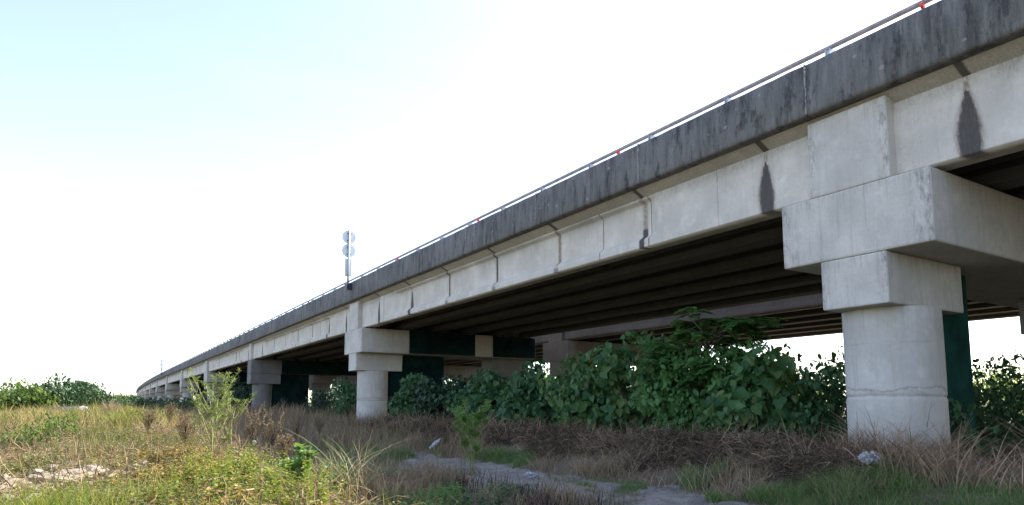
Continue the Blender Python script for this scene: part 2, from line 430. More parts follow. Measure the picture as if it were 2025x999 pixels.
def stain_fields(y, z, span):
    """black drip wedges, rust lines and under-deck grime of a girder face; y world, z height"""
    y = np.asarray(y); z = np.asarray(z)
    st = np.zeros_like(y); ru = np.zeros_like(y)
    hgt = (Z_GT - z) / (Z_GT - Z_GB)                      # 0 top .. 1 bottom
    y0 = PIERS[span]
    k = 0
    r = random.Random(39 + span)
    while True:
        yy = y0 + (0.22 if span == 1 else 2.0) + 3.98 * k; k += 1
        if yy > PIERS[span + 1] - 0.6: break
        end = min(yy - y0, PIERS[span + 1] - yy) < 7.6
        if span == 2:
            kind = ['wedge', 'rust', 'line_r', 'line', 'line', 'wedge', 'wedge', 'line'][min(k - 1, 7)]
        elif span == 1 and end:
            kind = 'wedge'
        else:
            kind = r.choice(['wedge', 'line', 'wedge']) if end else r.choice(['line', 'line', 'line_r'])
        d = np.abs(y - yy - 0.006 * np.sin(z * 6 + k))
        if kind == 'wedge':
            wmax = r.uniform(0.12, 0.18) if not ((span == 2 and k == 1) or span == 1) else 0.18
            wd = 0.012 + wmax * np.clip((hgt - 0.17) / 0.5, 0, 1) ** 0.75 * (1 - 0.12 * sm(hgt, 0.8, 1.0))
            st = np.maximum(st, (1 - sm(d, wd * 0.6, wd * 1.3)) * sm(hgt, 0.15, 0.2)); ru = np.maximum(ru, 0.7 * (1 - sm(d, 0.03, 0.07)))
            ru = np.maximum(ru, 0.55 * (1 - sm(d, wd, wd + 0.07)) * sm(hgt, 0.15, 0.25))
        elif kind == 'rust':
            ru = np.maximum(ru, 0.75 * (1 - sm(d, 0.02, 0.16)))
            st = np.maximum(st, (1 - sm(d, 0.07, 0.13)) * sm(hgt, 0.55, 0.66))
        else:
            lim = 1 - sm(hgt, 0.72, 0.80)
            wd = 0.045
            if kind == 'line': st = np.maximum(st, (1 - sm(d, wd * 0.6, wd * 1.5)) * lim)
            ru = np.maximum(ru, 0.95 * (1 - sm(d, 0.03, 0.12)) * (1 - sm(hgt, 0.8, 0.9)))
            st = np.maximum(st, 0.62 * (1 - sm(d, 0.08, 0.22)) * sm(hgt, 0.82, 0.93))
    # cold joints between casting beds
    for f in (0.115, 0.195, 0.265, 0.75, 0.86):
        yy = y0 + f * (PIERS[span + 1] - y0)
        st = np.maximum(st, 0.8 * (1 - sm(np.abs(y - yy), 0.008, 0.022)))
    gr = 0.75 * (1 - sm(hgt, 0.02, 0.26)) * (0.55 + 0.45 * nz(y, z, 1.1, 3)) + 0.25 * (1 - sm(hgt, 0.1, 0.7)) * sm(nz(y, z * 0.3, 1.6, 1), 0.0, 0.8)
    return st, ru, np.clip(gr, 0, 1)

def edge_girder(span, parent, xface, flip=1, fine=0.15, stains=True, mat=None):
    ya, yb = PIERS[span] + 0.55, PIERS[span + 1] - 0.55
    if fine < 0.1: ya, yb = PIERS[span] + 0.3, PIERS[span + 1] - 0.3
    ys = np.linspace(ya, yb, max(8, int((yb - ya) / fine)))
    nf = 44 if fine < 0.1 else (24 if stains else 10)
    zs = np.linspace(Z_GB, Z_GT, nf)
    end = np.minimum(ys - PIERS[span], PIERS[span + 1] - ys)
    rec = sm(end, 5.3, 5.9) * 0.16                         # web recess away from the end blocks
    Z, Y = np.meshgrid(zs, ys)                             # (ny, nf)
    h = (Z - Z_GB) / (Z_GT - Z_GB)
    prof = sm(h, 0.14, 0.26) * (1 - sm(h, 0.9, 0.97))      # chamfered bottom flange, small top flange
    X = xface + flip * rec[:, None] * prof
    front = np.stack([X, Y, Z], -1)
    wd = 0.55
    back = np.array([[xface + flip * wd, Z_GT], [xface + flip * wd, Z_GB + 0.35], [xface + flip * wd, Z_GB]])
    B = np.stack([np.repeat(back[None, :, 0], len(ys), 0), np.repeat(ys[:, None], 3, 1), np.repeat(back[None, :, 1], len(ys), 0)], -1)
    Gd = np.concatenate([front, B], 1)
    Gd[..., 0] += cv(Gd[..., 1])
    st = np.zeros(Gd.shape[:2]); ru = st.copy(); gr = st.copy()
    if stains:
        a, b, c = stain_fields(Y, Z, span)
        st[:, :nf] = a; ru[:, :nf] = b; gr[:, :nf] = c
    me = grid_mesh('edge_girder', Gd, {'stain': st.ravel(), 'rust': ru.ravel(), 'grime': gr.ravel()}, flip=(flip > 0), close=True)
    n, mcols = Gd.shape[:2]
    o = link_mesh('edge_girder', me, mat or M['girder'], parent)
    return o

def end_caps(mb, x0, x1, y0, y1, z0, z1): mb.box(x0, x1, y0, y1, z0, z1)

def column_mesh(cx, r, z0, z1, y=0.0, fine=False):
    n = 160 if fine else 40; zz = np.linspace(z0, z1, 220 if fine else 30)
    th = np.linspace(0, 2 * math.pi, n, endpoint=False)
    T, Zc = np.meshgrid(th, zz)
    rr = r + 0.004 * np.sin(3 * T + Zc * 2)
    ring = np.abs(Zc - 1.72 - 0.012 * np.sin(T * 2 + 1))
    rr = rr - 0.02 * np.exp(-(ring / 0.03) ** 2)           # construction joint
    V = np.stack([cx + rr * np.cos(T), y + rr * np.sin(T), Zc], -1)
    wob = 1.86 + 0.035 * np.sin(T * 3 + 1) + 0.02 * np.sin(T * 8 + 2) + 0.008 * np.sin(T * 31)
    st = 0.5 * np.exp(-((Zc - 1.725) / 0.012) ** 2) * sm(np.sin(T * 5 + 2) + 0.6 * np.sin(T * 13), 0.1, 0.9)
    gr = 0.75 * (1 - sm(Zc, 0.45, 1.15 + 0.15 * np.sin(T * 5) + 0.08 * np.sin(T * 17))) * (0.75 + 0.25 * np.sin(T * 11)) + 0.2 * sm(Zc, 2.5, 3.4) * (0.5 + 0.5 * np.sin(T * 23)) * (0.5 + 0.5 * np.sin(T * 41 + 1))
    gr = gr + 0.75 * np.exp(-((Zc - wob) / 0.016) ** 2) + 0.4 * np.exp(-((Zc - 2.72) / 0.010) ** 2) * (np.sin(T * 5) > 0)
    gr = gr + 0.5 * np.exp(-(((T - 3.55) % (2 * math.pi)) / 0.012) ** 2) * sm(Zc, 1.7, 1.9) + 0.3 * np.exp(-((Zc - 1.725) / 0.02) ** 2)
    gr = gr + 0.30 * (Zc > 1.73) * (Zc < wob) * sm(np.sin(T * 7 + Zc * 20), 0.2, 0.9)
    gr = gr + 0.35 * (np.exp(-((np.sin(T * 9 + 0.5)) / 0.05) ** 2)) * sm(Zc, 2.2, 3.4) * 0.6
    me = grid_mesh('column', V, {'stain': st.ravel(), 'rust': 0 * st.ravel(), 'grime': np.clip(gr, 0, 1).ravel()}, flip=True, close=True)
    return me

def viaduct(x0, x1, label, near=True):
    """one deck on its piers; x0 the side towards the camera"""
    root = empty('viaduct', (0, 0, 0), label, 'viaduct')
    nspan = len(PIERS) - 1 if near else 9
    mc, mo = M['concrete'], M['old_shaded_concrete']
    yend = PIERS[nspan]
    # deck slab with haunched overhang
    ys = np.concatenate([np.arange(PIERS[0], 140, 1.0), np.arange(140, yend, 4.0), [yend]]) if near else np.linspace(PIERS[0], yend, 120)
    if near: ys = np.unique(np.concatenate([ys, np.arange(0, 40, 0.04)]))
    sub = 12 if near else 3
    xs_u = np.linspace(x0 - 0.23, x0 + 0.36, sub); zs_u = np.linspace(7.44, Z_GT + 0.004, sub)
    prof = [(x, z) for x, z in zip(xs_u, zs_u)] + [(x1 - 0.36, Z_GT + 0.004), (x1 + 0.23, 7.44), (x1 + 0.23, 7.55), (x0 - 0.23, 7.55)]
    pr = np.array(prof)
    Gd = np.stack([np.repeat(pr[None, :, 0], len(ys), 0), np.repeat(ys[:, None], len(pr), 1), np.repeat(pr[None, :, 1], len(ys), 0)], -1)
    st = np.zeros(Gd.shape[:2]); gr = np.zeros(Gd.shape[:2])
    if near:
        for s in range(nspan):
            k = 0
            while True:
                yy = PIERS[s] + (0.22 if s == 1 else 2.0) + 3.98 * k; k += 1
                if yy > PIERS[s + 1] - 0.6: break
                st = np.maximum(st, 1 - sm(np.abs(Gd[..., 1] - yy), 0.05, 0.1))
        st[:, sub:] = 0
        gr[:, :sub] = 0.45
    Gd[..., 0] += cv(Gd[..., 1])
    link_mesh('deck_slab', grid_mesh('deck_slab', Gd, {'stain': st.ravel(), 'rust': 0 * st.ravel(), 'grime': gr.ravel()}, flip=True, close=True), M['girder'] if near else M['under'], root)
    # parapets, one panel between joints
    def panel_mesh(L, side):
        a = [(0, 7.36), (0.03, 7.33), (0.10, 7.32), (0.25, 7.32), (0.25, 7.50), (0.42, 7.56), (0.36, 7.75), (0.27, 8.35), (0.25, 8.43), (0.07, 8.43), (0.03, 8.40), (0.0, 7.42)]
        n = 14
        yy = np.linspace(0, L, n)
        pts = np.array(a); V = np.zeros((n, len(a), 3))
        V[..., 0] = side * pts[None, :, 0]; V[..., 1] = yy[:, None]; V[..., 2] = pts[None, :, 1]
        jitter = rng.normal(0, 0.005, (n, len(a))); V[..., 2] += jitter * (pts[None, :, 1] > 8.3)
        me = grid_mesh('parapet', V, flip=(side > 0), close=True)
        return me
    joints = [7.74]
    while joints[0] > -14: joints.insert(0, joints[0] - 4.88)
    while joints[-1] < yend - 5: joints.append(joints[-1] + 4.88)
    variants = [panel_mesh(4.86, 1) for _ in range(6)]
    for me in variants: me.materials.append(M['parapet'])
    for i, y in enumerate(joints[:97]):
        if not near and i > 45: break
        me = variants[i % 6]
        o = bpy.data.objects.new('parapet', me); COL.objects.link(o); o.parent = root
        bulge = 0.0 if i % 3 else -0.015
        o.location = (x0 - 0.25 + float(cv(y)) + bulge, y, 0)
        if near and y < 60:
            o.rotation_euler.z = 0.0012 * (1 if i % 2 else -1)
            mb = MB(); r = random.Random(i)
            vv = []; zl = np.linspace(7.36, 8.415, 26)
            for zz in zl:                               # uneven bead of sealant
                w1, w2 = -0.012 - r.uniform(0, 0.016), -0.008 + r.uniform(0, 0.016)
                vv += [(-0.004, w1, zz), (-0.004, w2, zz), (0.04, w2, zz), (0.04, w1, zz)]
            mb.add(vv, [(4 * q + e, 4 * q + (e + 1) % 4, 4 * q + 4 + (e + 1) % 4, 4 * q + 4 + e) for q in range(25) for e in range(4)])
            if mb.v:
                s = mb.build('joint_sealant', M['seal'], o)
    # far parapet (mirror), in longer lengths
    mb = MB()
    yy = PIERS[0]
    far_me = panel_mesh(14.6, -1); far_me.materials.append(M['parapet'])
    k = 0
    while yy < yend - 15 and k < 32:
        o = bpy.data.objects.new('parapet', far_me); COL.objects.link(o); o.parent = root
        o.location = (x1 + 0.25 + float(cv(yy)), yy, 0); yy += 14.64; k += 1
    # girders
    ng = 6
    gxs = np.linspace(x0 + 0.25, x1 - 0.25 - 0.55, ng)
    for s in range(nspan):
        if near or s < 6:
            edge_girder(s, root, x0 + 0.25, 1, 0.05 if (near and s in (1, 2)) else (0.09 if near and s == 3 else 0.25), True if near else False, None if near else mo)
        if s > 9: continue
        ya, yb = PIERS[s] + 0.55, PIERS[s + 1] - 0.55
        for gxp in gxs[1:]:
            mb = MB()
            prof = [(-0.05, Z_GB), (0.60, Z_GB), (0.60, Z_GB + .22), (0.40, Z_GB + .42), (0.40, Z_GT - .25), (0.55, Z_GT - .12), (0.55, Z_GT), (0.0, Z_GT), (0.0, Z_GT - .12), (0.15, Z_GT - .25), (0.15, Z_GB + .42), (-0.05, Z_GB + .22)]
            yl = np.linspace(ya, yb, 4)
            vv = []; n = len(prof)
            for q in yl: vv += [(gxp + px_ + float(cv(q)), q, pz_) for px_, pz_ in prof]
            ff = [(i * n + j, i * n + (j + 1) % n, (i + 1) * n + (j + 1) % n, (i + 1) * n + j) for i in range(3) for j in range(n)]
            ff += [tuple(range(n - 1, -1, -1)), tuple(range(3 * n, 4 * n))]
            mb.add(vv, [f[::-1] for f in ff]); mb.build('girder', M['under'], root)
        if s < 8:                                            # cross diaphragms
            for f in (0.34, 0.66):
                q = ya + f * (yb - ya); mb = MB()
                mb.box(gxs[0] + 0.5, gxs[-1], q - 0.12, q + 0.12, Z_GB + 0.4, Z_GT - 0.02)
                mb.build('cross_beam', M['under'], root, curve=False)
    # piers
    for i, y in enumerate(PIERS[:nspan + 1]):
        c = float(cv(y))
        if y > 300: pass
        p = empty('pier', (c, y, 0), parent=root)
        rough_pier = near and i == 4
        cw = 0.9 if rough_pier else 1.48
        bw = 0.9 if rough_pier else 0.65
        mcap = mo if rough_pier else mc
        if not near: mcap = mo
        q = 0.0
        mb = MB(); mb.box(x0, x1, -cw, cw, Z_CAPB, Z_CAPT); mb.build('pier_cap', mcap, p, bevel=0.04)
        for xa, xb in ((x0, x0 + 2.75), (x1 - 2.75, x1)):
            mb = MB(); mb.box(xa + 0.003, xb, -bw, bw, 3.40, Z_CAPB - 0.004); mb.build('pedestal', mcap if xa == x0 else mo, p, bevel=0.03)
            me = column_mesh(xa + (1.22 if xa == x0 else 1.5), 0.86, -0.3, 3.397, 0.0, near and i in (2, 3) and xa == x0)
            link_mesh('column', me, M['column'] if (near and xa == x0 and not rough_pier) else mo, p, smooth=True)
        for xa, xb in ((x0 + 0.002, x0 + 1.0), (x1 - 1.0, x1)):
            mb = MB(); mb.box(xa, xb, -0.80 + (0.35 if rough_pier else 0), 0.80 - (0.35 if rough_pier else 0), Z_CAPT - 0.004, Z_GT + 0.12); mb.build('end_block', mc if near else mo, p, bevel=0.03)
        if near and i in (2, 3, 4):
            for gxp in gxs:
                for sgn in (-1, 1):
                    mb = MB(); mb.box(gxp + 0.03, gxp + 0.5, sgn * 1.1 - 0.22, sgn * 1.1 + 0.22, Z_CAPT + 0.002, Z_GB - 0.002)
                    mb.build('bearing', M['dark_metal'], p)
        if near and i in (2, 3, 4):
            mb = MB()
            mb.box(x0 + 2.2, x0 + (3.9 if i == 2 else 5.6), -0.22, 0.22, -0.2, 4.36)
            mb.build('green_panel', M['green_panel'] if i == 2 else M['shaded_panel'], p, bevel=0.01)
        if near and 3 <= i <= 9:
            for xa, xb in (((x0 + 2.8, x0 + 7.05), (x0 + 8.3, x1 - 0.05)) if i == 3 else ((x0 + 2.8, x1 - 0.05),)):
                mb = MB(); mb.box(xa, xb, -cw - 0.03, -cw - 0.004, Z_CAPB + 0.02, Z_CAPT - 0.02); mb.build('green_panel', M['shaded_panel'], p)  # green cladding on the cap beams, its dark sheets also painting the shade there
    # handrail
    ye = yend - 8
    for xr in ((x0 + 0.02,) if near else ()):
        mb = MB()
        pts = [(xr + float(cv(q)), q, 8.66) for q in np.concatenate([np.linspace(-13, 140, 20), np.linspace(150, ye, 40)])]
        mb.tube(pts, 0.05, 10)
        hr = mb.build('handrail', M['rail'], root, smooth=True)
        pb = MB()
        pb.box(-0.10, 0.08, -0.05, -0.035, 8.41, 8.60); pb.box(-0.10, 0.08, 0.035, 0.05, 8.41, 8.60); pb.box(-0.07, 0.05, -0.035, 0.035, 8.41, 8.58)
        po = pb.build('rail_post', M['galv'], hr)
        k = 0; y = 7.32 - 8 * 2.517
        rest = MB()
        while y < ye:
            if k < 100:
                o = po if k == 0 else po.copy()
                if k: COL.objects.link(o); o.parent = hr
                o.location = (xr + float(cv(y)), y, 0)
            else:
                rest.box(xr + float(cv(y)) - 0.08, xr + float(cv(y)) + 0.05, y - 0.05, y + 0.05, 8.41, 8.6)
            y += 2.517; k += 1
        if rest.v: tag(rest.build('rail_posts', M['galv'], hr), kind='stuff')
        # round red delineators
        for k in range(14):
            y = 5.5 + 8.05 * k
            mb = MB(); mb.tube([(0, 0, 8.40), (0, 0, 8.48)], 0.018, 6, 1)
            mb.tube([(0, -0.02, 8.525), (0, 0.02, 8.525)], 0.055, 20, 0)
            mb.tube([(0, -0.026, 8.525), (0, -0.018, 8.525)], 0.038, 16, 0)
            mb.build('reflector', [M['red'], M['dark_metal']], root, (x0 - 0.12 + float(cv(y)), y, 0))
    return root

viaduct(12.0, 23.44, 'long concrete viaduct in front with dark stained parapet and pale girders on round columns', True)
viaduct(26.0, 38.0, 'second parallel viaduct seen behind and below the front deck, in deep shade', False)

# ------------------------------------------------------------------ signs and lamps
def road_sign(y, label):
    x = 11.56 + float(cv(y))
    r = empty('road_sign', (x, y, 8.0), label, 'road sign', 'signs on the viaduct parapet')
    mb = MB(); mb.tube([(0, 0, -0.05), (0.03, 0, 3.42)], 0.055, 12); mb.build('pole', M['galv'], r, smooth=True)
    for zc in (2.98, 2.20):
        mb = MB(); mb.tube([(0.03, 0.07, zc), (0.03, 0.085, zc)], 0.39, 40); d = mb.build('sign_disc', M['sign_back'], r)
        mb = MB(); mb.tube([(0.03, 0.086, zc), (0.03, 0.09, zc)], 0.38, 40); mb.build('disc_face', M['sign_face'], d)
        mb = MB()
        for dz in (-0.2, 0.2): mb.box(-0.09, 0.15, 0.05, 0.068, zc + dz - 0.025, zc + dz + 0.025)
        mb.build('clamp', M['dark_metal'], d)
    mb = MB(); mb.box(-0.17, 0.21, 0.07, 0.085, 0.72, 1.72); mb.build('sign_plate', M['sign_back'], r)
    mb = MB(); mb.box(0.05, 0.34, -0.10, 0.10, 0.22, 0.27); mb.box(0.05, 0.34, -0.10, 0.10, -0.02, 0.03); mb.box(0.06, 0.19, -0.16, 0.16, -0.05, 0.30); mb.box(-0.07, 0.06, -0.07, 0.07, -0.03, 0.28)
    mb.build('bracket', M['dark_metal'], r, bevel=0.008)
    return r
road_sign(36.2, 'grey backs of two round signs and a plate on a pole clamped to the parapet')
road_sign(168.0, 'tiny far pole with round signs near the vanishing end of the parapet')

def street_lamp(px, fw, h, label):
    x, y = plan(px, fw); z = float(gz(x, y))
    r = empty('street_lamp', (x, y, z), label, 'street lamp', 'street lamps beyond the far end of the viaduct')
    mb = MB(); mb.tube([(0, 0, 0), (0, 0, h * 0.9), (0.3, 0, h * 0.985), (1.2, -0.3, h)], [0.14, 0.09, 0.07, 0.06], 10); mb.build('pole', M['lamp'], r, smooth=True)
    mb = MB(); mb.tube([(1.0, -0.25, h), (2.3, -0.7, h + 0.12)], [0.1, 0.2], 8); mb.build('lamp_head', M['lamp'], r)
street_lamp(262, 300, 11.6, 'tallest pale street lamp beyond the far end of the viaduct')
street_lamp(266, 420, 11.0, 'smaller pale street lamp right of the tallest one, farther away')

# ------------------------------------------------------------------ foliage tools
def norm(v): return v / np.maximum(np.linalg.norm(v, axis=-1, keepdims=True), 1e-9)
HEART = np.array([(0, 0), (-0.10, 0.22), (0.02, 0.42), (0.28, 0.48), (0.58, 0.34), (0.82, 0.14), (1.0, 0)])
OVAL = np.array([(0, 0), (0.22, 0.22), (0.5, 0.28), (0.78, 0.18), (1, 0)])
LANCE = np.array([(0, 0), (0.3, 0.085), (0.65, 0.075), (1, 0)])
def leaf_arrays(C, D, N, S, shape, fold=0.22, droop=0.18):
    """leaf meshes: C centres of the leaf bases, D length axis, N rough normal, S sizes"""
    D = norm(D); W = norm(np.cross(N, D)); N = norm(np.cross(D, W))
    k = len(shape)
    up = shape; lo = shape[1:-1] * np.array([1, -1])
    uv = np.concatenate([up, lo], 0)
    u = uv[:, 0][None, :, None]; v = uv[:, 1][None, :, None]; S_ = S[:, None, None]
    V = C[:, None, :] + S_ * (u * D[:, None, :] + v * W[:, None, :] + (np.abs(v) * fold - u * u * droop) * N[:, None, :])
    n = len(C); per = len(uv)
    f1 = np.arange(k); f2 = np.concatenate([[0], np.arange(k, k + k - 2), [k - 1]])[::-1]
    base = (np.arange(n) * per)[:, None]
    F = np.concatenate([base + f1, base + f2], 1).reshape(-1)
    return V.reshape(-1, 3), F, np.full(2 * n, k)
def leaf_mesh(name, *a, **k):
    V, F, c = leaf_arrays(*a, **k); return np_mesh(name, V, F, c)
def merge(parts):
    Vs, Fs, Cs, o = [], [], [], 0
    for V, F, c in parts: Vs.append(V); Fs.append(F + o); Cs.append(c); o += len(V)
    return np.concatenate(Vs), np.concatenate(Fs), np.concatenate(Cs)

def blades(P, L, W, lean, droop, K=4, az=None, flat=None, clump=0.6):
    """ribbons rising from P, length L, width W, horizontal lean and droop per blade"""
    n = len(P); az = rng.uniform(0, 2 * math.pi, n) if az is None else az
    if clump > 0: L = L * (1 - clump + 2 * clump * sm(nz(P[:, 0], P[:, 1], 1.5, 6) + 0.8 * nz(P[:, 0], P[:, 1], 4.5, 2), -0.7, 0.9))
    h = np.stack([np.cos(az), np.sin(az), np.zeros(n)], -1)
    pa = rng.uniform(0, 2 * math.pi, n) if flat is None else flat
    sd_ = np.stack([np.cos(pa), np.sin(pa), np.zeros(n)], -1)
    t = np.linspace(0, 1, K + 1)
    x = (lean[:, None] * t + droop[:, None] * t ** 2)
    z = t[None, :] - 0.55 * droop[:, None] * t[None, :] ** 2.4
    ctr = P[:, None, :] + L[:, None, None] * (x[..., None] * h[:, None, :] + z[..., None] * np.array([0, 0, 1]))
    wd = (W[:, None] * (1 - 0.9 * t[None, :] ** 1.5))[..., None] * sd_[:, None, :] * 0.5
    V = np.stack([ctr - wd, ctr + wd], 2).reshape(-1, 3)
    i = np.arange(K); q = np.stack([2 * i, 2 * i + 1, 2 * i + 3, 2 * i + 2], -1).reshape(-1)
    F = ((np.arange(n) * 2 * (K + 1))[:, None] + q[None, :]).reshape(-1)
    return V, F, np.full(n * K, 4)

def tangle(P, L, W, K=5, up=0.25):
    """short wandering stems, as in a heap of dead vines"""
    n = len(P)
    d = norm(rng.normal(0, 1, (n, 3)) * np.array([1, 1, 0.45]) + np.array([0, 0, up]))
    pts = [P]; 
    for k in range(K):
        d = norm(d + rng.normal(0, 0.38, (n, 3)) - np.array([0, 0, 0.13]))
        pts.append(pts[-1] + d * (L / K)[:, None])
    ctr = np.stack(pts, 1)
    gfloor = gz(ctr[..., 0], ctr[..., 1]) + 0.01
    ctr[..., 2] = np.maximum(ctr[..., 2], gfloor)
    sd_ = norm(rng.normal(0, 1, (n, 3)))
    wd = W[:, None, None] * 0.5 * sd_[:, None, :] * np.linspace(1, 0.6, K + 1)[None, :, None]
    V = np.stack([ctr - wd, ctr + wd], 2).reshape(-1, 3)
    i = np.arange(K); q = np.stack([2 * i, 2 * i + 1, 2 * i + 3, 2 * i + 2], -1).reshape(-1)
    F = ((np.arange(n) * 2 * (K + 1))[:, None] + q[None, :]).reshape(-1)
    return V, F, np.full(n * K, 4)

def rot_pts(n, x0, x1, y0, y1, mask=None):
    """n random ground points of a rectangle that pass mask(x, y) in 0..1"""
    X, Y = [], []; have = 0; it = 0
    while have < n and it < 60:
        x = rng.uniform(x0, x1, 2 * n); y = rng.uniform(y0, y1, 2 * n)
        if mask is not None:
            k = rng.uniform(0, 1, 2 * n) < mask(x, y); x, y = x[k], y[k]
        X.append(x); Y.append(y); have += len(x); it += 1
    x = np.concatenate(X)[:n]; y = np.concatenate(Y)[:n]
    return np.stack([x, y, gz(x, y) - 0.01], -1)

def stuff(name, parts, mat, label=None, cat=None):
    V, F, c = merge(parts)
    o = link_mesh(name, np_mesh(name, V, F, c), mat)
    return tag(o, label, cat, None, 'stuff')

def stem_tubes(mb, base, tips, r0, r1=0.4, n=6, bend=0.25, rr=None):
    rr = rr or random
    for tp in tips:
        b = Vector(base) + Vector((rr.uniform(-1, 1), rr.uniform(-1, 1), 0)) * r0
        tp = Vector(tp); mid = b.lerp(tp, 0.5) + Vector((rr.uniform(-bend, bend), rr.uniform(-bend, bend), rr.uniform(0, bend)))
        q1 = b.lerp(mid, 0.5) + Vector((0, 0, 0.05)); q2 = mid.lerp(tp, 0.5)
        mb.tube([b, q1, mid, q2, tp], [r0, r0 * 0.85, r0 * 0.65, r0 * 0.45, r0 * r1 * 0.5], n, cap=True)

def bush(name, cat, label, x, y, rx, ry, h, nleaf, size, mat, shape=HEART, group=None, nclump=16, trunk=0.04, low=0.05, seed=0,
         light=(-0.6, -0.25, 0.6), stem_name='stem', crown_name='foliage', nstem=15, clump_r=(0.3, 0.5), droop=0.9, bare=0.0, stem_mat=None, tiers=None):
    """a plant of leaf clumps on stems: the envelope is uneven and gaps stay open between the clumps"""
    global rng
    keep = rng; rng = np.random.default_rng(1000 + seed); rr = random.Random(seed)
    z0 = float(gz(x, y))
    root = empty(name, (x, y, z0), label, cat, group)
    cl = []
    tries = 0
    while len(cl) < nclump and tries < 2000:
        tries += 1
        u = rng.uniform(-1, 1, 2)
        if u @ u > 1: continue
        top = h * (1 - 0.45 * (u @ u)) * rr.uniform(0.75, 1.0)
        zz = rr.uniform(max(low, bare) * h, top)
        rad = rr.uniform(*clump_r) * min(rx, ry) 
        zz = min(zz, top - 0.4 * rad)
        cl.append((u[0] * rx * 0.85, u[1] * ry * 0.85, zz, rad))
    cl = np.array(cl)
    wts = cl[:, 3] ** 2; ids = rng.choice(len(cl), nleaf, p=wts / wts.sum())
    dirs = norm(rng.normal(0, 1, (nleaf, 3)))
    rad = cl[ids, 3] * rng.uniform(0.25, 1.0, nleaf) ** 0.5
    C = cl[ids, :3] + dirs * rad[:, None] * np.array([1.15, 1.15, 0.85])
    C[:, 2] = np.maximum(C[:, 2], 0.03)
    N = norm(0.5 * dirs + 0.75 * np.array(light)[None, :] + rng.normal(0, 0.42, (nleaf, 3)))
    D = norm(rng.normal(0, 0.65, (nleaf, 3)) + 0.4 * dirs - droop * np.array([0, 0, 1])[None, :])
    S = size * np.clip(rng.lognormal(-0.12, 0.36, nleaf), 0.3, 1.4)
    B = C - D * S[:, None] * 0.4; q = int(nleaf * 0.62)
    V_, F_, c_ = merge([leaf_arrays(B[:q], D[:q], N[:q], S[:q], shape), leaf_arrays(B[q:], D[q:], N[q:], S[q:] * 0.55, OVAL)])
    me = np_mesh(crown_name, V_, F_, c_)
    link_mesh(crown_name, me, mat, root)
    mb = MB()
    order = np.argsort(-cl[:, 3])[:nstem]
    if trunk > 0.07:
        hh = h * 0.5
        mb.tube([(0, 0, -0.1), (0.04 * h * rr.uniform(-1, 1), 0.04 * h * rr.uniform(-1, 1), hh * 0.55), (0.06 * h * rr.uniform(-1, 1), 0.06 * h * rr.uniform(-1, 1), hh)], [trunk * 1.25, trunk, trunk * 0.7], 8)
        stem_tubes(mb, (0, 0, hh * 0.6), [tuple(cl[i, :3]) for i in order], trunk * 0.4, rr=rr)
    else:
        stem_tubes(mb, (0, 0, -0.05), [tuple(cl[i, :3]) for i in order], trunk, rr=rr)
    mb.build(stem_name, stem_mat or M['bark'], root, smooth=True)
    rng = keep
    return root

def tree(*a, **k):
    k.setdefault('stem_name', 'trunk'); k.setdefault('crown_name', 'crown'); k.setdefault('trunk', 0.12)
    return bush(*a, **k)

# ------------------------------------------------------------------ leaf materials
L = {}
L['big'] = mat_leaf('broad_leaf', [(0.026, 0.078, 0.032), (0.040, 0.115, 0.042), (0.058, 0.150, 0.050), (0.085, 0.18, 0.06), (0.14, 0.19, 0.065)], 0.32, 0.5, 0.25)
L['vine'] = mat_leaf('vine_leaf', [(0.024, 0.076, 0.030), (0.042, 0.115, 0.042), (0.065, 0.155, 0.052), (0.10, 0.17, 0.06)], 0.3, 0.5, 0.25)
L['light'] = mat_leaf('feather_leaf', [(0.045, 0.13, 0.035), (0.07, 0.18, 0.05), (0.10, 0.23, 0.06)], 0.36, 0.5)
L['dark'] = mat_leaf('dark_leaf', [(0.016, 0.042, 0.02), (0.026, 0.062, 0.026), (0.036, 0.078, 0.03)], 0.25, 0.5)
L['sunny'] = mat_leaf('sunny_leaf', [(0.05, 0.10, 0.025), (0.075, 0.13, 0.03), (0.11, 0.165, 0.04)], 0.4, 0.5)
L['far'] = mat_leaf('far_tree_leaf', [(0.032, 0.07, 0.03), (0.05, 0.10, 0.035), (0.075, 0.13, 0.045)], 0.25, 0.6)
L['weed'] = mat_leaf('yellow_green_weed', [(0.07, 0.14, 0.02), (0.13, 0.19, 0.025), (0.22, 0.23, 0.03), (0.32, 0.24, 0.05), (0.10, 0.16, 0.03)], 0.35, 0.5)
L['willow'] = mat_leaf('willowy_leaf', [(0.10, 0.15, 0.04), (0.15, 0.19, 0.06), (0.21, 0.22, 0.08)], 0.35, 0.5)
L['sapling'] = mat_leaf('sapling_leaf', [(0.09, 0.20, 0.05), (0.13, 0.25, 0.07), (0.18, 0.28, 0.085)], 0.35, 0.5)
L['grass'] = mat_leaf('green_grass', [(0.07, 0.15, 0.035), (0.11, 0.21, 0.05), (0.17, 0.25, 0.07), (0.27, 0.26, 0.11)], 0.3, 0.5)
L['dry'] = mat_leaf('dry_grass', [(0.23, 0.165, 0.095), (0.34, 0.25, 0.15), (0.44, 0.34, 0.21), (0.18, 0.135, 0.085)], 0.22, 0.7, 0.2)
L['mixed'] = mat_leaf('half_dry_grass', [(0.08, 0.13, 0.04), (0.22, 0.19, 0.09), (0.14, 0.16, 0.06), (0.32, 0.25, 0.15)], 0.25, 0.6)
L['bankstem'] = mat_leaf('brown_bank_stem', [(0.12, 0.075, 0.045), (0.20, 0.13, 0.075), (0.30, 0.21, 0.12), (0.40, 0.31, 0.20)], 0.1, 0.8, 0.15)
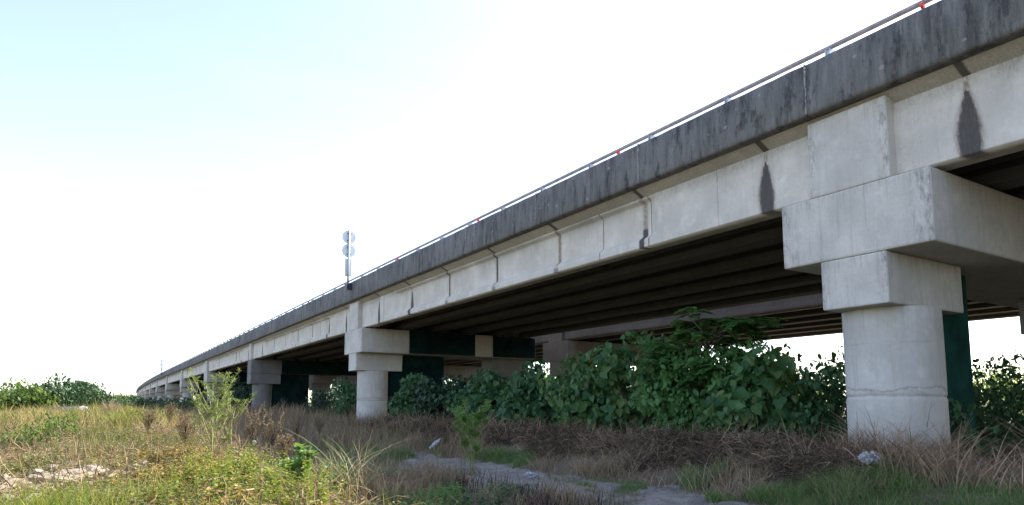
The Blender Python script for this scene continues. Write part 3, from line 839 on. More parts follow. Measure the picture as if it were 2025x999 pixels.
L['bankleaf'] = mat_leaf('mixed_bank_leaf', [(0.06, 0.12, 0.025), (0.10, 0.16, 0.03), (0.17, 0.20, 0.04), (0.28, 0.20, 0.07), (0.20, 0.12, 0.06), (0.08, 0.14, 0.05)], 0.3, 0.5)
L['clump'] = mat_leaf('long_grass', [(0.08, 0.15, 0.04), (0.13, 0.20, 0.06), (0.20, 0.23, 0.10)], 0.3, 0.5)
L['sunny_grass'] = mat_leaf('sunny_bank_grass', [(0.24, 0.16, 0.07), (0.34, 0.24, 0.11), (0.17, 0.17, 0.04), (0.29, 0.22, 0.08), (0.42, 0.32, 0.17)], 0.3, 0.7, 0.2, big=(0.55, (0.14, 0.20, 0.03), 0.75))
L['dead'] = mat_leaf('dead_vine', [(0.038, 0.028, 0.021), (0.075, 0.052, 0.035), (0.12, 0.083, 0.052), (0.19, 0.135, 0.082), (0.06, 0.042, 0.032)], 0.0, 0.85, 0.15)
L['tan'] = mat_leaf('tan_dead_stem', [(0.22, 0.145, 0.085), (0.33, 0.225, 0.135), (0.46, 0.34, 0.22), (0.16, 0.105, 0.07)], 0.1, 0.8, 0.15)
L['stalk'] = mat_leaf('brown_stalk', [(0.15, 0.105, 0.062), (0.24, 0.17, 0.10), (0.33, 0.24, 0.145), (0.42, 0.32, 0.20), (0.17, 0.16, 0.065)], 0.1, 0.8, 0.15)
L['black'] = mat_leaf('blackened_stalk', [(0.03, 0.02, 0.025), (0.06, 0.035, 0.035), (0.10, 0.055, 0.045)], 0.0, 0.8, 0.15)
L['gold'] = mat_leaf('yellowing_vine_leaf', [(0.30, 0.22, 0.03), (0.20, 0.22, 0.03), (0.34, 0.23, 0.06), (0.28, 0.14, 0.05), (0.13, 0.17, 0.03)], 0.3, 0.5)

# ------------------------------------------------------------------ shrubs under the bridge
UG = 'broad leaved shrubs under the viaduct'
SH = [  # px, fw, rx, ry, h, leaves, size, mat, shape, label
 (1640, 15.6, 1.0, 1.2, 3.1, 2200, 0.15, 'vine', OVAL, 'dark leafy shrub directly left of the nearest column'),
 (1490, 16.6, 1.3, 1.5, 2.75, 1500, 0.25, 'big', HEART, 'shrub with the largest round hanging leaves, left of the nearest column'),
 (1370, 18.0, 1.4, 1.6, 3.7, 3200, 0.17, 'light', OVAL, 'green shrub under the feathery young tree'),
 (1270, 20.0, 1.5, 1.7, 3.85, 3000, 0.21, 'big', HEART, 'tall heart leaved shrub left of the feathery young tree'),
 (1165, 22.0, 1.6, 1.8, 3.45, 3000, 0.21, 'big', HEART, 'heart leaved shrub sloping down in the middle of the hedge'),
 (1065, 25.0, 1.5, 1.7, 2.85, 2200, 0.21, 'vine', HEART, 'low vine covered shrub below the bright gap under the decks'),
 (970, 28.0, 1.5, 1.8, 2.85, 2200, 0.21, 'vine', HEART, 'vine covered shrub in front of the far column of the second pier'),
 (880, 31.0, 1.6, 1.8, 2.95, 2300, 0.2, 'dark', HEART, 'dark shrub beside the green panels of the second pier'),
 (795, 33.5, 1.5, 1.6, 2.9, 2400, 0.2, 'vine', HEART, 'leafy shrub leaning over the foot of the second column'),
 (1425, 16.6, 1.1, 1.2, 3.0, 2200, 0.17, 'light', OVAL, 'dense green shrub below the crown of the feathery young tree, beside the largest leaves'),
]
for i, (px, fw, rx, ry, h, nl, sz, mt, shp, lab) in enumerate(SH):
    x, y = plan(px, fw); x = max(x, 13.9)
    bush('shrub', 'shrub', lab, x, y, rx, ry, h, int(nl * 1.4), sz, L[mt], shp, UG, nclump=34, trunk=0.03, seed=10 + i, clump_r=(0.26, 0.5))
BG = 'shrubs in the deeper row under the viaduct'
SB = [(1945, 21, 1.6, 1.8, 2.9, 'vine', 'shrub right of the nearest column beyond the green panel'),
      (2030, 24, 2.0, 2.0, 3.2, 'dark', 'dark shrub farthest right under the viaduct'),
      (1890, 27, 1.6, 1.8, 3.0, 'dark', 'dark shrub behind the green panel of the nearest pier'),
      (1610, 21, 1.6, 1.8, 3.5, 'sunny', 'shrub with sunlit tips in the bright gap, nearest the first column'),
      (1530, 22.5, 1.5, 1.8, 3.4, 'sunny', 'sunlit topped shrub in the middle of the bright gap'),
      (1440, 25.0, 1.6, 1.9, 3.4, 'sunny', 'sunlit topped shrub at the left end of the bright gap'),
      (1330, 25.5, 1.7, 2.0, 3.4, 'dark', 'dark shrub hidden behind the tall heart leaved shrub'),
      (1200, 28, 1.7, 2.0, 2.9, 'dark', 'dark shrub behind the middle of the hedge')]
for i, (px, fw, rx, ry, h, mt, lab) in enumerate(SB):
    x, y = plan(px, fw)
    bush('shrub', 'shrub', lab, x, y, rx, ry, h, 2600, 0.17, L[mt], OVAL, BG, nclump=26, trunk=0.03, seed=40 + i)

# feathery young tree: pinnate fronds on thin limbs
def feather_tree(x, y, h, label, seed):
    global rng
    keep = rng; rng = np.random.default_rng(seed); rr = random.Random(seed)
    z0 = float(gz(x, y)); r = empty('young_tree', (x, y, z0), label, 'tree')
    mb = MB(); mb.tube([(0, 0, -0.1), (0.05, 0.02, h * 0.4), (-0.05, 0.0, h * 0.75)], [0.07, 0.055, 0.035], 8)
    parts = []
    for k in range(46):
        a = rr.uniform(0, 2 * math.pi); ln = rr.uniform(0.5, 1.5); zb = h * rr.uniform(0.35, 0.78)
        zt = min(h, zb + rr.uniform(0.1, 0.9))
        tip = Vector((math.cos(a) * ln * 1.0, math.sin(a) * ln * 1.3, zt))
        b = Vector((0, 0, zb)); md = b.lerp(tip, 0.55) + Vector((0, 0, 0.18))
        mb.tube([b, md, tip], [0.022, 0.014, 0.006], 6)
        for f in range(7):                              # fronds near the limb's end
            s0 = md.lerp(tip, rr.uniform(0.1, 1.0)); fa = a + rr.uniform(-1.5, 1.5)
            fl = rr.uniform(0.35, 0.6); fd = np.array([math.cos(fa), math.sin(fa), rr.uniform(-0.35, 0.25)])
            n = 11; t = np.repeat(np.linspace(0.12, 1, n), 2); sgn = np.tile([-1, 1], n)
            sidev = np.array([-math.sin(fa), math.cos(fa), 0])
            C = np.array(s0)[None] + fd[None] * (t * fl)[:, None] - np.array([0, 0, 1])[None] * (0.25 * fl * t ** 2)[:, None]
            D = sidev[None] * sgn[:, None] + fd[None] * 0.55 + rng.normal(0, 0.1, (2 * n, 3))
            N = np.tile(np.array([-0.25, -0.1, 1.0]), (2 * n, 1)) + rng.normal(0, 0.2, (2 * n, 3))
            parts.append(leaf_arrays(C, D, N, 0.16 * (1.1 - 0.5 * np.abs(t - 0.5)), OVAL))
    V, F, c = merge(parts)
    link_mesh('crown', np_mesh('crown', V, F, c), L['light'], r)
    mb.build('trunk', M['bark'], r, smooth=True)
    rng = keep
fx, fy = plan(1400, 17.9)
feather_tree(fx, fy, 3.9, 'feathery young tree with layered light green fronds rising above the hedge', 77)

# growth around the second and third piers and along the far piers
PG = 'dark growth among the far piers'
for i, (px, fw, rx, ry, h, nl, sz, mt, lab) in enumerate([
    (690, 40, 1.3, 1.6, 2.7, 1500, 0.2, 'vine', 'dark shrub directly left of the second column'),
    (645, 46, 1.4, 1.6, 2.3, 1300, 0.2, 'dark', 'dark shrub right of the pale green pier panel'),
    (480, 68, 2.0, 2.4, 4.3, 2600, 0.26, 'dark', 'tall dark tree leaning on the left side of the weathered third pier'),
    (455, 82, 2.2, 2.4, 3.0, 1600, 0.28, 'dark', 'dark bush between the third and fourth piers'),
    (385, 78, 2.4, 2.6, 2.1, 1700, 0.28, 'far', 'bush hiding the foot of the fifth pier'),
    (345, 84, 2.6, 2.6, 2.1, 1700, 0.28, 'far', 'bush left of the fifth pier'),
    (312, 120, 2.8, 3.0, 1.9, 1500, 0.34, 'dark', 'dark bush below the farthest visible piers'),
    (290, 150, 4.0, 4.0, 2.4, 1500, 0.45, 'dark', 'dark tree where the viaduct disappears')]):
    x, y = plan(px, fw)
    bush('shrub', 'shrub', lab, x, y, rx, ry, h, nl, sz, L[mt], OVAL, PG, nclump=24, trunk=0.05, seed=60 + i)

# sunlit trees on the far side of the second viaduct
TG = 'trees beyond the second viaduct'
for i, (px, fw, rx, h, lab) in enumerate([
    (1075, 66, 2.6, 5.4, 'sunlit tree in the small bright gap beside the far column'),
    (1130, 74, 3.0, 4.6, 'sunlit tree half hidden behind the hedge, right of the small bright gap'),
    (1380, 62, 3.0, 4.2, 'low sunlit tree beyond the second viaduct, left in the large gap'),
    (1600, 60, 3.2, 4.4, 'low sunlit tree beyond the second viaduct, right in the large gap'),
    (900, 95, 4.0, 5.0, 'sunlit tree far behind the second pier'),
    (1960, 60, 3.5, 5.5, 'sunlit tree beyond the second viaduct right of the nearest column'),
    (2010, 75, 5.0, 5.5, 'larger sunlit tree beyond the second viaduct at the far right edge'),
    (1900, 80, 5.0, 5.0, 'sunlit tree beyond the second viaduct hidden behind the green panel')]):
    x, y = plan(px, fw)
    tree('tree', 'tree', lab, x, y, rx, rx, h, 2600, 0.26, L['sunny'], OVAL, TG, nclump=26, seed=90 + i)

WG = 'trees in the dark row behind the far piers'
for i, (X_, Y_, h, lab) in enumerate([
    (43, 62, 6.0, 'dark tree behind the second pier, seen under both decks'),
    (44, 72, 6.2, 'dark tree right of the pale green panel, behind both decks'),
    (44, 84, 6.4, 'dark tree behind the pale green panel of the third pier'),
    (45, 96, 6.4, 'dark tree right behind the third pier'),
    (45, 110, 6.6, 'dark tree between the third and fourth piers, far behind'),
    (45, 128, 6.8, 'dark tree far behind the fourth pier'),
    (46, 150, 7.0, 'dark tree farthest back under the decks'),
    (42, 52, 4.4, 'dark tree behind the hedge and the second pier')]):
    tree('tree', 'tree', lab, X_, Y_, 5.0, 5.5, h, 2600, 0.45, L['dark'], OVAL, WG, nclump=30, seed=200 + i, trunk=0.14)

# trees at the left edge and along the horizon
LG = 'trees on the left horizon'
LT = [(60, 50, 2.2, 2.6, 'sunny', 'leftmost sunlit tree at the edge of the view'),
      (128, 52, 2.0, 3.3, 'far', 'tallest tree of the left clump, with a pale trunk'),
      (172, 56, 1.7, 2.7, 'far', 'rounded tree right of the tallest one in the left clump'),
      (10, 60, 2.4, 2.6, 'far', 'tree at the extreme left edge'),
      (205, 120, 4.5, 3.6, 'far', 'hazy flat topped tree behind the plumed reed'),
      (240, 150, 4.0, 3.2, 'sunny', 'far sunlit tree right of the plumed reed'),
      (262, 95, 3.0, 2.2, 'far', 'low round bush right of the plumed reed near the end of the viaduct'),
      (90, 140, 5.0, 4.0, 'far', 'far tree behind the left clump'),
      (255, 260, 6.0, 4.0, 'far', 'most distant tree below the street lamps')]
for i, (px, fw, rx, h, mt, lab) in enumerate(LT):
    x, y = plan(px, fw)
    tree('tree', 'tree', lab, x, y, rx, rx, h, 2800, 0.2 + fw * 0.0016, L[mt], OVAL, LG, nclump=28, seed=120 + i, low=0.12, trunk=0.1)

# ------------------------------------------------------------------ ground cover
def not_path(x, y): return 1 - path_mask(x, y)
def pile_mask(x, y):
    e = 0.45 * nz(x, y, 0.9, 6)
    return sm(x + e, 9.7, 10.4) * (1 - sm(x, 12.9, 13.6)) * sm(y, 5.2, 7.5) * (1 - sm(y, 27, 33))
def on(P, dz):
    P = P.copy(); P[:, 2] += dz; return P

# dead vine heap
P = rot_pts(60000, 9.3, 13.6, 5, 33, pile_mask)
n = len(P); hz = rng.uniform(0, 1, n) ** 1.3 * (0.24 + 0.16 * nz(P[:, 0], P[:, 1], 1.6, 9))
stuff('dead_vines', [tangle(on(P, hz), rng.uniform(0.12, 0.5, n), rng.uniform(0.007, 0.024, n), 4)], L['dead'], 'heap of dark brown dead vines between the dirt track and the hedge', 'dead vines')
P = rot_pts(8000, 9.2, 13.6, 4.5, 35, lambda x, y: pile_mask(x, y) * (0.06 + 0.94 * sm(nz(x, y, 1.1, 12), 0.0, 0.6)))
n = len(P); hz = rng.uniform(0.3, 1, n) * (0.26 + 0.1 * nz(P[:, 0], P[:, 1], 1.6, 9))
Pt = rot_pts(2600, 10.6, 13.4, 4.2, 7.6)
nt_ = len(Pt)
stuff('dry_stems', [tangle(on(P, hz), rng.uniform(0.2, 0.7, n), rng.uniform(0.006, 0.017, n), up=0.4),
                    blades(Pt, rng.uniform(0.3, 0.95, nt_), rng.uniform(0.010, 0.022, nt_), rng.uniform(0, 0.5, nt_), rng.uniform(0.2, 0.9, nt_), 5)],
      L['tan'], 'tan dead stems tangled over the dark vine heap and round the nearest column', 'dead stems')

# brown dry field on the left and middle
def field(x, y): return not_path(x, y) * (0.35 + 0.65 * sm(nz(x, y, 0.5, 2), -0.4, 0.4))
P1 = rot_pts(26000, 3.0, 13, 17, 48, lambda x, y: field(x, y) * (1 - 0.8 * pile_mask(x, y)))
P2 = rot_pts(9000, 4, 16, 45, 110)
P3 = rot_pts(9000, 3.0, 6.6, 8.0, 20, lambda x, y: sm(nz(x, y, 0.8, 8), -0.3, 0.4))
n1_, n2_, n3_ = len(P1), len(P2), len(P3)
stuff('brown_weeds', [blades(P1, rng.uniform(0.25, 0.75, n1_), rng.uniform(0.010, 0.024, n1_), rng.uniform(0, 0.35, n1_), rng.uniform(0, 0.6, n1_), 3),
                      blades(P2, rng.uniform(0.4, 1.0, n2_), rng.uniform(0.03, 0.07, n2_), rng.uniform(0, 0.35, n2_), rng.uniform(0, 0.5, n2_), 2),
                      blades(P3, rng.uniform(0.12, 0.42, n3_), rng.uniform(0.007, 0.014, n3_), rng.uniform(0, 0.5, n3_), rng.uniform(0, 0.6, n3_), 3)],
      L['stalk'], 'dense brown dried weeds covering the field before the far piers', 'dry weeds')

# short dry grass
P = rot_pts(16000, 3.5, 12.5, 4, 26, lambda x, y: not_path(x, y) * sm(nz(x, y, 1.0, 4), -0.2, 0.6) * (1 - 0.7 * pile_mask(x, y)))
n = len(P)
P5 = rot_pts(3200, 9.0, 10.8, 7, 26, lambda x, y: sm(nz(x, y, 0.8, 14), 0.0, 0.5)); n5 = len(P5)
stuff('dry_grass', [blades(P, rng.uniform(0.08, 0.30, n), rng.uniform(0.006, 0.013, n), rng.uniform(0, 0.6, n), rng.uniform(0, 0.8, n), 3),
                    blades(P5, rng.uniform(0.2, 0.55, n5), rng.uniform(0.008, 0.016, n5), rng.uniform(0, 0.6, n5), rng.uniform(0.1, 1.0, n5), 4)],
      L['dry'], 'pale dry grass along the edges of the dirt track', 'dry grass')

# green grass
def green_strip(x, y): return not_path(x, y) * sm(nz(x, y, 0.75, 20), 0.0, 0.35)
P = rot_pts(15000, 8.7, 10.3, 8.5, 27, green_strip); n = len(P)
Pb = rot_pts(15000, 9.0, 11.6, 2.5, 7.4, lambda x, y: sm(nz(x, y, 0.9, 31), -0.5, 0.1)); nb = len(Pb)
Pc = rot_pts(9000, 5.6, 8.2, 16.5, 23.5, lambda x, y: sm(nz(x, y, 0.8, 26), -0.2, 0.3)); nc = len(Pc)
Pd = rot_pts(2600, 7.5, 9.2, 6.5, 10.5, lambda x, y: sm(nz(x, y, 1.6, 11), 0.35, 0.6)); nd_ = len(Pd)
stuff('green_grass', [blades(P, rng.uniform(0.08, 0.26, n), rng.uniform(0.007, 0.014, n), rng.uniform(0, 0.5, n), rng.uniform(0, 0.7, n), 3),
                      blades(Pb, rng.uniform(0.08, 0.3, nb), rng.uniform(0.006, 0.012, nb), rng.uniform(0, 0.5, nb), rng.uniform(0, 0.7, nb), 3),
                      blades(Pc, rng.uniform(0.1, 0.32, nc), rng.uniform(0.008, 0.016, nc), rng.uniform(0, 0.5, nc), rng.uniform(0, 0.6, nc), 3),
                      blades(Pd, rng.uniform(0.06, 0.2, nd_), rng.uniform(0.006, 0.012, nd_), rng.uniform(0, 0.5, nd_), rng.uniform(0, 0.6, nd_), 3)],
      L['grass'], 'short green grass in patches beside the dirt track', 'grass')

P = rot_pts(3200, 5.6, 9.4, 5, 20, lambda x, y: path_mask(x, y) * sm(nz(x, y, 1.5, 93), 0.2, 0.55) * 0.8); n = len(P)
stuff('track_grass', [blades(P, rng.uniform(0.05, 0.22, n), rng.uniform(0.006, 0.012, n), rng.uniform(0, 0.6, n), rng.uniform(0, 0.8, n), 3)], L['mixed'], 'sparse half dry grass growing on the dirt track', 'grass')
# sunlit bank on the left
def rubble(x, y): return np.exp(-(((x + 0.35) / 0.95) ** 2 + ((y - 12.4) / 1.3) ** 2))
def bank(x, y): return (1 - sm(x, 2.6, 4.2)) * (1 - 0.93 * sm(rubble(x, y), 0.25, 0.6)) * (0.3 + 0.7 * sm(nz(x, y, 0.7, 40), -0.4, 0.3))
P = rot_pts(17000, -5, 4.2, 5, 24, bank); n = len(P)
Pf = rot_pts(16000, -6, 4.5, 22, 62, bank); nf = len(Pf)
Pg = rot_pts(7000, -16, 6, 55, 130); ng_ = len(Pg)
stuff('bank_grass', [blades(P, rng.uniform(0.06, 0.32, n), rng.uniform(0.006, 0.014, n), rng.uniform(0, 0.5, n), rng.uniform(0, 0.8, n), 3),
                     blades(Pf, rng.uniform(0.2, 0.6, nf), rng.uniform(0.014, 0.034, nf), rng.uniform(0, 0.4, nf), rng.uniform(0, 0.7, nf), 3),
                     blades(Pg, rng.uniform(0.3, 0.9, ng_), rng.uniform(0.05, 0.1, ng_), rng.uniform(0, 0.4, ng_), rng.uniform(0, 0.6, ng_), 2)],
      L['sunny_grass'], 'straw and green grass on the sunlit bank at the left', 'grass')
Pq = rot_pts(9000, -4, 4.4, 6, 26, lambda x, y: sm(nz(x, y, 0.9, 71), 0.0, 0.5) * (1 - 0.8 * sm(rubble(x, y), 0.3, 0.7))); nq = len(Pq)
Ps = rot_pts(900, -3, 6.0, 8, 26, lambda x, y: sm(nz(x, y, 0.6, 73), -0.2, 0.5)); ns = len(Ps)
stuff('bank_stems', [tangle(on(Pq, rng.uniform(0.02, 0.22, nq)), rng.uniform(0.15, 0.6, nq), rng.uniform(0.005, 0.015, nq), 4, 0.4),
                     blades(Ps, rng.uniform(0.25, 0.6, ns), rng.uniform(0.008, 0.016, ns), rng.uniform(0, 0.25, ns), rng.uniform(0, 0.25, ns), 3)], L['bankstem'], 'brown dead stalks and matted stems over the bank', 'dead stems')
# bright green tufts on the bank
P = rot_pts(9000, -2.5, 2.0, 5.5, 9.5, lambda x, y: np.exp(-(((x + 0.35) / 0.9) ** 2 + ((y - 7.4) / 0.9) ** 2)) * 0.9 + 0.12); n = len(P)
stuff('bright_grass', [blades(P, rng.uniform(0.10, 0.38, n), rng.uniform(0.006, 0.012, n), rng.uniform(0, 0.5, n), rng.uniform(0, 0.7, n), 4)],
      L['weed'], 'bright green grass tuft in the lower left corner', 'grass')

# leafy weeds at the bottom left: small plants of stem and leaves
def weed_leaves(P, hmin, hmax, nl, size, shape, spread=0.08):
    n = len(P); H = rng.uniform(hmin, hmax, n)
    ids = np.repeat(np.arange(n), nl); t = rng.uniform(0.2, 1.0, n * nl)
    lean = rng.normal(0, 0.18, (n, 2))
    C = P[ids].copy(); C[:, 2] += H[ids] * t; C[:, :2] += lean[ids] * (H[ids] * t)[:, None]
    a = rng.uniform(0, 2 * math.pi, n * nl)
    D = np.stack([np.cos(a), np.sin(a), rng.uniform(-0.2, 0.7, n * nl)], -1)
    N = np.array([0, 0, 1.0]) + rng.normal(0, 0.4, (n * nl, 3))
    S = size * rng.uniform(0.6, 1.3, n * nl) * (1.15 - 0.5 * t)
    st = blades(P, H, np.full(n, 0.008), np.hypot(lean[:, 0], lean[:, 1]), np.zeros(n), 2, az=np.arctan2(lean[:, 1], lean[:, 0]))
    return [leaf_arrays(C, D, N, S, shape), st]
P = rot_pts(380, 0.6, 3.0, 7.0, 12.0, lambda x, y: sm(nz(x, y, 1.9, 50), -0.25, 0.35) * sm(x - 0.1 * y, -0.3, 0.4) * (1 - sm(x, 1.9, 2.8)))
stuff('leafy_weeds', weed_leaves(P, 0.12, 0.6, 20, 0.065, OVAL), L['weed'], 'yellow green leafy weeds in the sun at the lower left', 'weeds')
P = rot_pts(1500, -1.2, 2.6, 6.8, 16, lambda x, y: sm(nz(x, y, 1.3, 57), -0.3, 0.6) * np.exp(-((x - 0.9 - 0.03 * y) / 0.8) ** 2))
stuff('yellowing_vines', weed_leaves(P, 0.05, 0.3, 6, 0.062, HEART), L['gold'], 'yellowing creeper leaves over the sunlit bank', 'creeper')
P = rot_pts(420, 3.2, 5.6, 6.6, 10.5, lambda x, y: sm(nz(x, y, 1.3, 70), -0.1, 0.3))
stuff('low_weeds', weed_leaves(P, 0.08, 0.26, 12, 0.05, OVAL), L['sapling'], 'low green weeds in the shade at the bottom of the picture', 'weeds')
P = rot_pts(3000, -4, 4.2, 6.5, 24, lambda x, y: bank(x, y) * sm(nz(x, y, 0.9, 83), -0.1, 0.5))
stuff('bank_weeds', weed_leaves(P, 0.06, 0.34, 9, 0.06, OVAL), L['bankleaf'], 'small mixed leafy weeds over the sunlit bank', 'weeds')
P = rot_pts(1500, 2.8, 8.0, 8, 30, lambda x, y: not_path(x, y) * sm(nz(x, y, 0.9, 87), 0.1, 0.6))
stuff('field_weeds', weed_leaves(P, 0.06, 0.3, 9, 0.06, OVAL), L['vine'], 'small green weeds among the dry grass in the shade', 'weeds')
# dark reddish seed stalks beside the track
P = rot_pts(1500, 4.6, 6.9, 5.6, 12.5, lambda x, y: (1 - 0.85 * path_mask(x, y)) * sm(nz(x, y, 1.2, 80), -0.1, 0.4)); n = len(P)
stuff('seed_stalks', [blades(P, rng.uniform(0.1, 0.32, n), rng.uniform(0.008, 0.02, n), rng.uniform(0, 0.3, n), rng.uniform(0, 0.2, n), 2)], L['black'], 'blackened seed stalks along the near edge of the dirt track', 'seed stalks')

# ------------------------------------------------------------------ single plants
def twig_plant(name, cat, label, px, fw, h, nb, spread, leaf, mat, stem_mat, seed, shape=LANCE, rb=0.014, per=40, tip_dense=True, group=None):
    """upright plant: a forked stem, side twigs, narrow leaves along them"""
    global rng
    keep = rng; rng = np.random.default_rng(seed); rr = random.Random(seed)
    x, y = plan(px, fw); z0 = float(gz(x, y)); r = empty(name, (x, y, z0), label, cat, group)
    mb = MB(); C = []; D = []
    top = Vector((rr.uniform(-.05, .05) * h, 0, h * 0.92))
    main = [Vector((0, 0, -0.03)), Vector((0.01, 0, h * 0.35)), Vector((0.0, 0.02, h * 0.65)), top]
    mb.tube(main, [rb, rb * 0.85, rb * 0.6, rb * 0.25], 6)
    lines = [main]
    for k in range(nb):
        t = rr.uniform(0.08, 0.75); b = main[0].lerp(main[-1], t)
        a = rr.uniform(0, 2 * math.pi); ln = h * rr.uniform(0.35, 0.75) * (1.05 - 0.6 * t)
        d = Vector((math.cos(a) * spread, math.sin(a) * spread, 1)).normalized()
        p1 = b + d * ln * 0.5; p2 = b + d * ln + Vector((math.cos(a) * .05, math.sin(a) * .05, 0.08)) * h
        mb.tube([b, p1, p2], [rb * 0.5, rb * 0.38, rb * 0.15], 5); lines.append([b, p1, p2])
        for j in range(3):
            s0 = b.lerp(p2, rr.uniform(0.35, 0.9)); a2 = a + rr.uniform(-1.3, 1.3)
            q = s0 + Vector((math.cos(a2) * spread, math.sin(a2) * spread, 1)).normalized() * ln * rr.uniform(0.2, 0.45)
            mb.tube([s0, q], [rb * 0.25, rb * 0.1], 4); lines.append([s0, q])
    for ln_ in lines:
        for q in range(per):
            t = rr.uniform(0.25, 1) ** (0.6 if tip_dense else 1); n = len(ln_) - 1
            s = min(int(t * n), n - 1); pnt = ln_[s].lerp(ln_[s + 1], t * n - s); ax = (ln_[s + 1] - ln_[s]).normalized()
            C.append(tuple(pnt)); a = rr.uniform(0, 6.28); D.append((math.cos(a) + ax.x * 0.6, math.sin(a) + ax.y * 0.6, 0.35 + ax.z * 0.5))
    C = np.array(C); D = np.array(D); N = np.array([0, 0, 1.0]) + rng.normal(0, 0.5, C.shape)
    link_mesh('foliage', leaf_mesh('foliage', C, D, N, leaf * rng.uniform(0.5, 1.2, len(C)), shape), mat, r)
    mb.build('stem', stem_mat, r, smooth=True)
    rng = keep
    return r
twig_plant('willowy_shrub', 'shrub', 'tall sparse yellow green shrub with thin upright twigs at the shadow edge', 425, 11.6, 1.55, 17, 0.55, 0.085, L['willow'], M['green_stem'], 301, rb=0.016, per=16)
twig_plant('willowy_shrub', 'shrub', 'smaller sparse yellow green shrub right of the tallest one', 462, 13.0, 1.45, 13, 0.6, 0.09, L['willow'], M['green_stem'], 305, rb=0.013, per=20)
twig_plant('sapling', 'sapling', 'slender pale green sapling standing alone beside the dirt track', 934, 13.6, 1.45, 18, 0.55, 0.10, L['sapling'], M['green_stem'], 302, rb=0.013, per=34)
twig_plant('leafy_plant', 'plant', 'bushy leafy green plant at the bottom, left of the tall grass clump', 598, 9.2, 0.55, 9, 0.6, 0.13, L['sapling'], M['green_stem'], 303, shape=OVAL, rb=0.01, per=9)
twig_plant('dead_stalk', 'plant', 'bare dead stalk with a forked top in front of the nearest column', 1742, 11.9, 0.75, 5, 0.8, 0.04, L['tan'], M['bark'], 304, rb=0.008, per=5)
for i, (px, fw, h, lab) in enumerate([(545, 16.0, 1.0, 'thick grey brown dead bush right of the yellow green shrubs'), (505, 17.5, 1.05, 'grey brown dead bush behind the willowy shrubs'), (372, 15.5, 0.8, 'grey brown dead bush left of the willowy shrubs'), (565, 13.5, 0.7, 'low grey brown dead bush before the tall grass clump'),
    (530, 21, 1.15, 'tall grey brown dead bush in the shaded field, in line with the third pier'), (590, 22, 1.0, 'dead bush in the shaded field right of the tall one'),
    (462, 20, 1.1, 'dead bush behind the yellow green shrubs'), (635, 26, 0.95, 'dead bush nearest the second column'), (300, 19, 0.7, 'small dead bush on the sunlit side'), (340, 24, 0.8, 'dead bush farthest left along the shadow edge')]):
    twig_plant('dead_bush', 'dead bush', lab, px, fw, h, 34, 0.42, 0.05, L['stalk'], M['bark'], 320 + i, rb=0.008, per=14, group='dead bushes in the dry field')

for i, (px, fw, rx, h, mt, lab) in enumerate([(118, 18, 0.6, 0.75, 'sunny', 'dark green low bush at the left edge of the bank'), (150, 21, 0.5, 0.55, 'sunny', 'small green bush right of the low bush at the left edge'),
     (262, 26, 0.7, 0.7, 'weed', 'yellow green bush on the crest of the bank'), (330, 30, 0.8, 0.8, 'weed', 'yellow green bush where the bank meets the shaded field'), (60, 15, 0.6, 0.6, 'sunny', 'low bush beyond the left edge of the bank')]):
    xx, yy = plan(px, fw)
    bush('bush', 'bush', lab, xx, yy, rx, rx, h, 700, 0.09, L[mt], OVAL, 'low bushes on the sunlit bank', nclump=14, trunk=0.015, seed=180 + i)
def grass_clump(label, px, fw, n, lmin, lmax, mat, wd, seed, droop=(0.3, 1.2)):
    global rng
    keep = rng; rng = np.random.default_rng(seed)
    x, y = plan(px, fw); P = np.stack([x + rng.normal(0, 0.12, n), y + rng.normal(0, 0.12, n), np.zeros(n)], -1)
    P[:, 2] = gz(P[:, 0], P[:, 1]); z0 = float(gz(x, y))
    P -= np.array([x, y, z0])
    V, F, c = blades(P, rng.uniform(lmin, lmax, n), rng.uniform(wd * 0.6, wd, n), rng.uniform(0, 0.35, n), rng.uniform(*droop, n), 8, clump=0)
    o = link_mesh('grass_clump', np_mesh('grass_clump', V, F, c), mat, loc=(x, y, z0))
    rng = keep
    return tag(o, label, 'grass clump')
grass_clump('tall arching grass clump with long thin blades at the bottom of the picture', 690, 9.4, 90, 0.6, 1.45, L['clump'], 0.021, 401)
grass_clump('straw coloured blades leaning out of the tall grass clump', 706, 9.3, 44, 0.6, 1.4, L['dry'], 0.017, 402)
grass_clump('pinkish dry plumed reed clump on the sunlit bank', 226, 33, 160, 0.5, 1.15, L['dry'], 0.035, 403, (0.0, 0.4))
grass_clump('dry bleached grass clump leaning against the right side of the nearest column', 1835, 12.0, 130, 0.5, 1.15, L['dry'], 0.016, 404, (0.5, 1.1))
grass_clump('lush green grass clump on the sunlit bank below the reed', 240, 22, 220, 0.3, 0.7, L['weed'], 0.03, 405, (0.1, 0.7))
xx, yy = plan(1885, 13.6)
bush('shrub', 'shrub', 'small blue green shrub right of the nearest column before the green panel', xx, yy, 0.7, 0.8, 1.5, 520, 0.14, L['vine'], OVAL, None, nclump=14, trunk=0.02, seed=170)

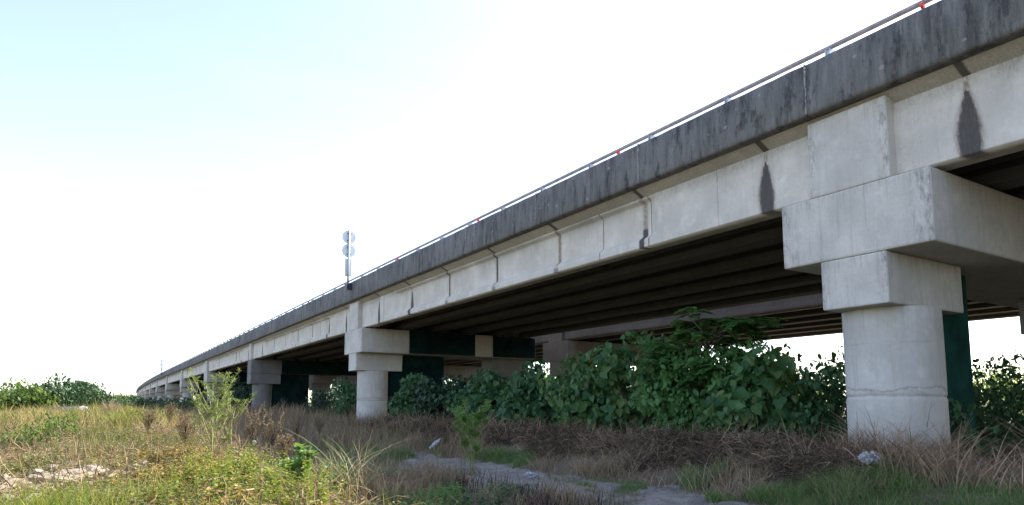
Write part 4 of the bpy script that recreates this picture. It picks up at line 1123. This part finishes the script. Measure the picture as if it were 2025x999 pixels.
# ------------------------------------------------------------------ litter and stones
def lump(name, loc, size, mat, seed, amp=0.35, sub=3, label=None, cat=None, group=None, rz=0, freq=2.2, flatten=True):
    import bmesh
    bm = bmesh.new(); bmesh.ops.create_icosphere(bm, subdivisions=sub, radius=1)
    from mathutils import noise
    for v in bm.verts:
        q = v.co.copy(); d = noise.noise(q * freq + Vector((seed * 3.1, seed, 0))) + 0.5 * noise.noise(q * freq * 2.3 + Vector((seed, 0, seed)))
        v.co = q * (1 + amp * d)
        v.co.x *= size[0]; v.co.y *= size[1]; v.co.z *= size[2]
    me = bpy.data.meshes.new(name); bm.to_mesh(me); bm.free()
    o = link_mesh(name, me, mat, loc=loc); o.rotation_euler.z = rz
    return tag(o, label, cat, group)
def at(px, fw, dz=0.0):
    x, y = plan(px, fw); return (x, y, float(gz(x, y)) + dz)
lump('plastic_bag', at(1712, 11.0, 0.24), (0.20, 0.14, 0.09), M['bag'], 3, 0.55, 4, 'crumpled white plastic bag at the foot of the nearest column', 'litter', freq=3.5)
lump('plastic_bag', at(1047, 14.3, 0.05), (0.11, 0.08, 0.06), M['bag'], 5, 1.1, 4, 'crumpled white bag in the green grass beside the dirt track', 'litter', freq=3)
o = lump('plastic_sheet', at(862, 19.8, 0.45), (0.19, 0.05, 0.035), M['bag'], 8, 0.9, 4, 'white plastic strip lying on the dead vine heap', 'litter', rz=R(20), freq=3); o.rotation_euler.y = R(-32)
lump('plastic_bag', at(509, 14.0, 0.45), (0.035, 0.03, 0.025), M['bag'], 9, 0.6, 3, 'tiny white scrap caught in the dead bushes', 'litter', freq=3)
lump('white_sack', at(169, 47, 0.15), (0.38, 0.35, 0.4), M['bag'], 11, 0.4, 3, 'pale sack at the right end of the dark tarpaulin', 'sack')
lump('tarpaulin', at(143, 47, 0.15), (1.5, 0.9, 0.35), M['tarp'], 12, 0.25, 4, 'dark tarpaulin heap under the trees at the left edge', 'tarpaulin')
rs = random.Random(5)
for i in range(70):
    X_, Y_ = -0.35 + rs.gauss(0, 0.55), 12.4 + rs.gauss(0, 0.9); s = rs.uniform(0.035, 0.13)
    lump('stone', (X_, Y_, float(gz(X_, Y_)) + s * 0.3), (s * rs.uniform(0.9, 1.6), s * rs.uniform(0.8, 1.3), s * rs.uniform(0.5, 0.8)), M['stone'], 20 + i, 0.35, 2,
         'pale broken stone among the rubble on the sunlit bank', 'stone', 'rubble on the sunlit bank', rz=rs.uniform(0, 6), freq=1.4)
lump('stone', at(180, 6.7, 0.05), (0.22, 0.16, 0.10), M['stone'], 90, 0.3, 3, 'largest flat pale stone in the lower left corner', 'stone', freq=1.4)
for i in range(14):
    px = rs.uniform(830, 1400); fw = rs.uniform(9.5, 15); s = rs.uniform(0.02, 0.05)
    lump('stone', at(px, fw, s * 0.3), (s * 1.3, s, s * 0.7), M['stone'], 120 + i, 0.35, 2, 'small grey pebble lying on the dirt track', 'stone', 'pebbles on the dirt track', freq=1.4)

# loose grit and clods on the track
P = rot_pts(3200, 5.4, 9.6, 5, 20, lambda x, y: path_mask(x, y) * (0.3 + 0.7 * sm(nz(x, y, 1.4, 61), -0.1, 0.4))); n = len(P)
OCT = np.array([(1, 0, 0), (0, 1, 0), (-1, 0, 0), (0, -1, 0), (0, 0, 1), (0, 0, -1)], float)
S = rng.uniform(0.006, 0.03, n) * rng.uniform(0.4, 1.0, n)
V = P[:, None, :] + OCT[None] * S[:, None, None] * rng.uniform(0.6, 1.4, (n, 6, 1)) + np.array([0, 0, 0.008])
T = np.array([(0, 1, 4), (1, 2, 4), (2, 3, 4), (3, 0, 4), (1, 0, 5), (2, 1, 5), (3, 2, 5), (0, 3, 5)]).ravel()
o = link_mesh('gravel', np_mesh('gravel', V.reshape(-1, 3), ((np.arange(n) * 6)[:, None] + T[None]).ravel(), np.full(8 * n, 3)), M['grit'])
tag(o, 'loose grit and clods on the dirt track', 'gravel', None, 'stuff')
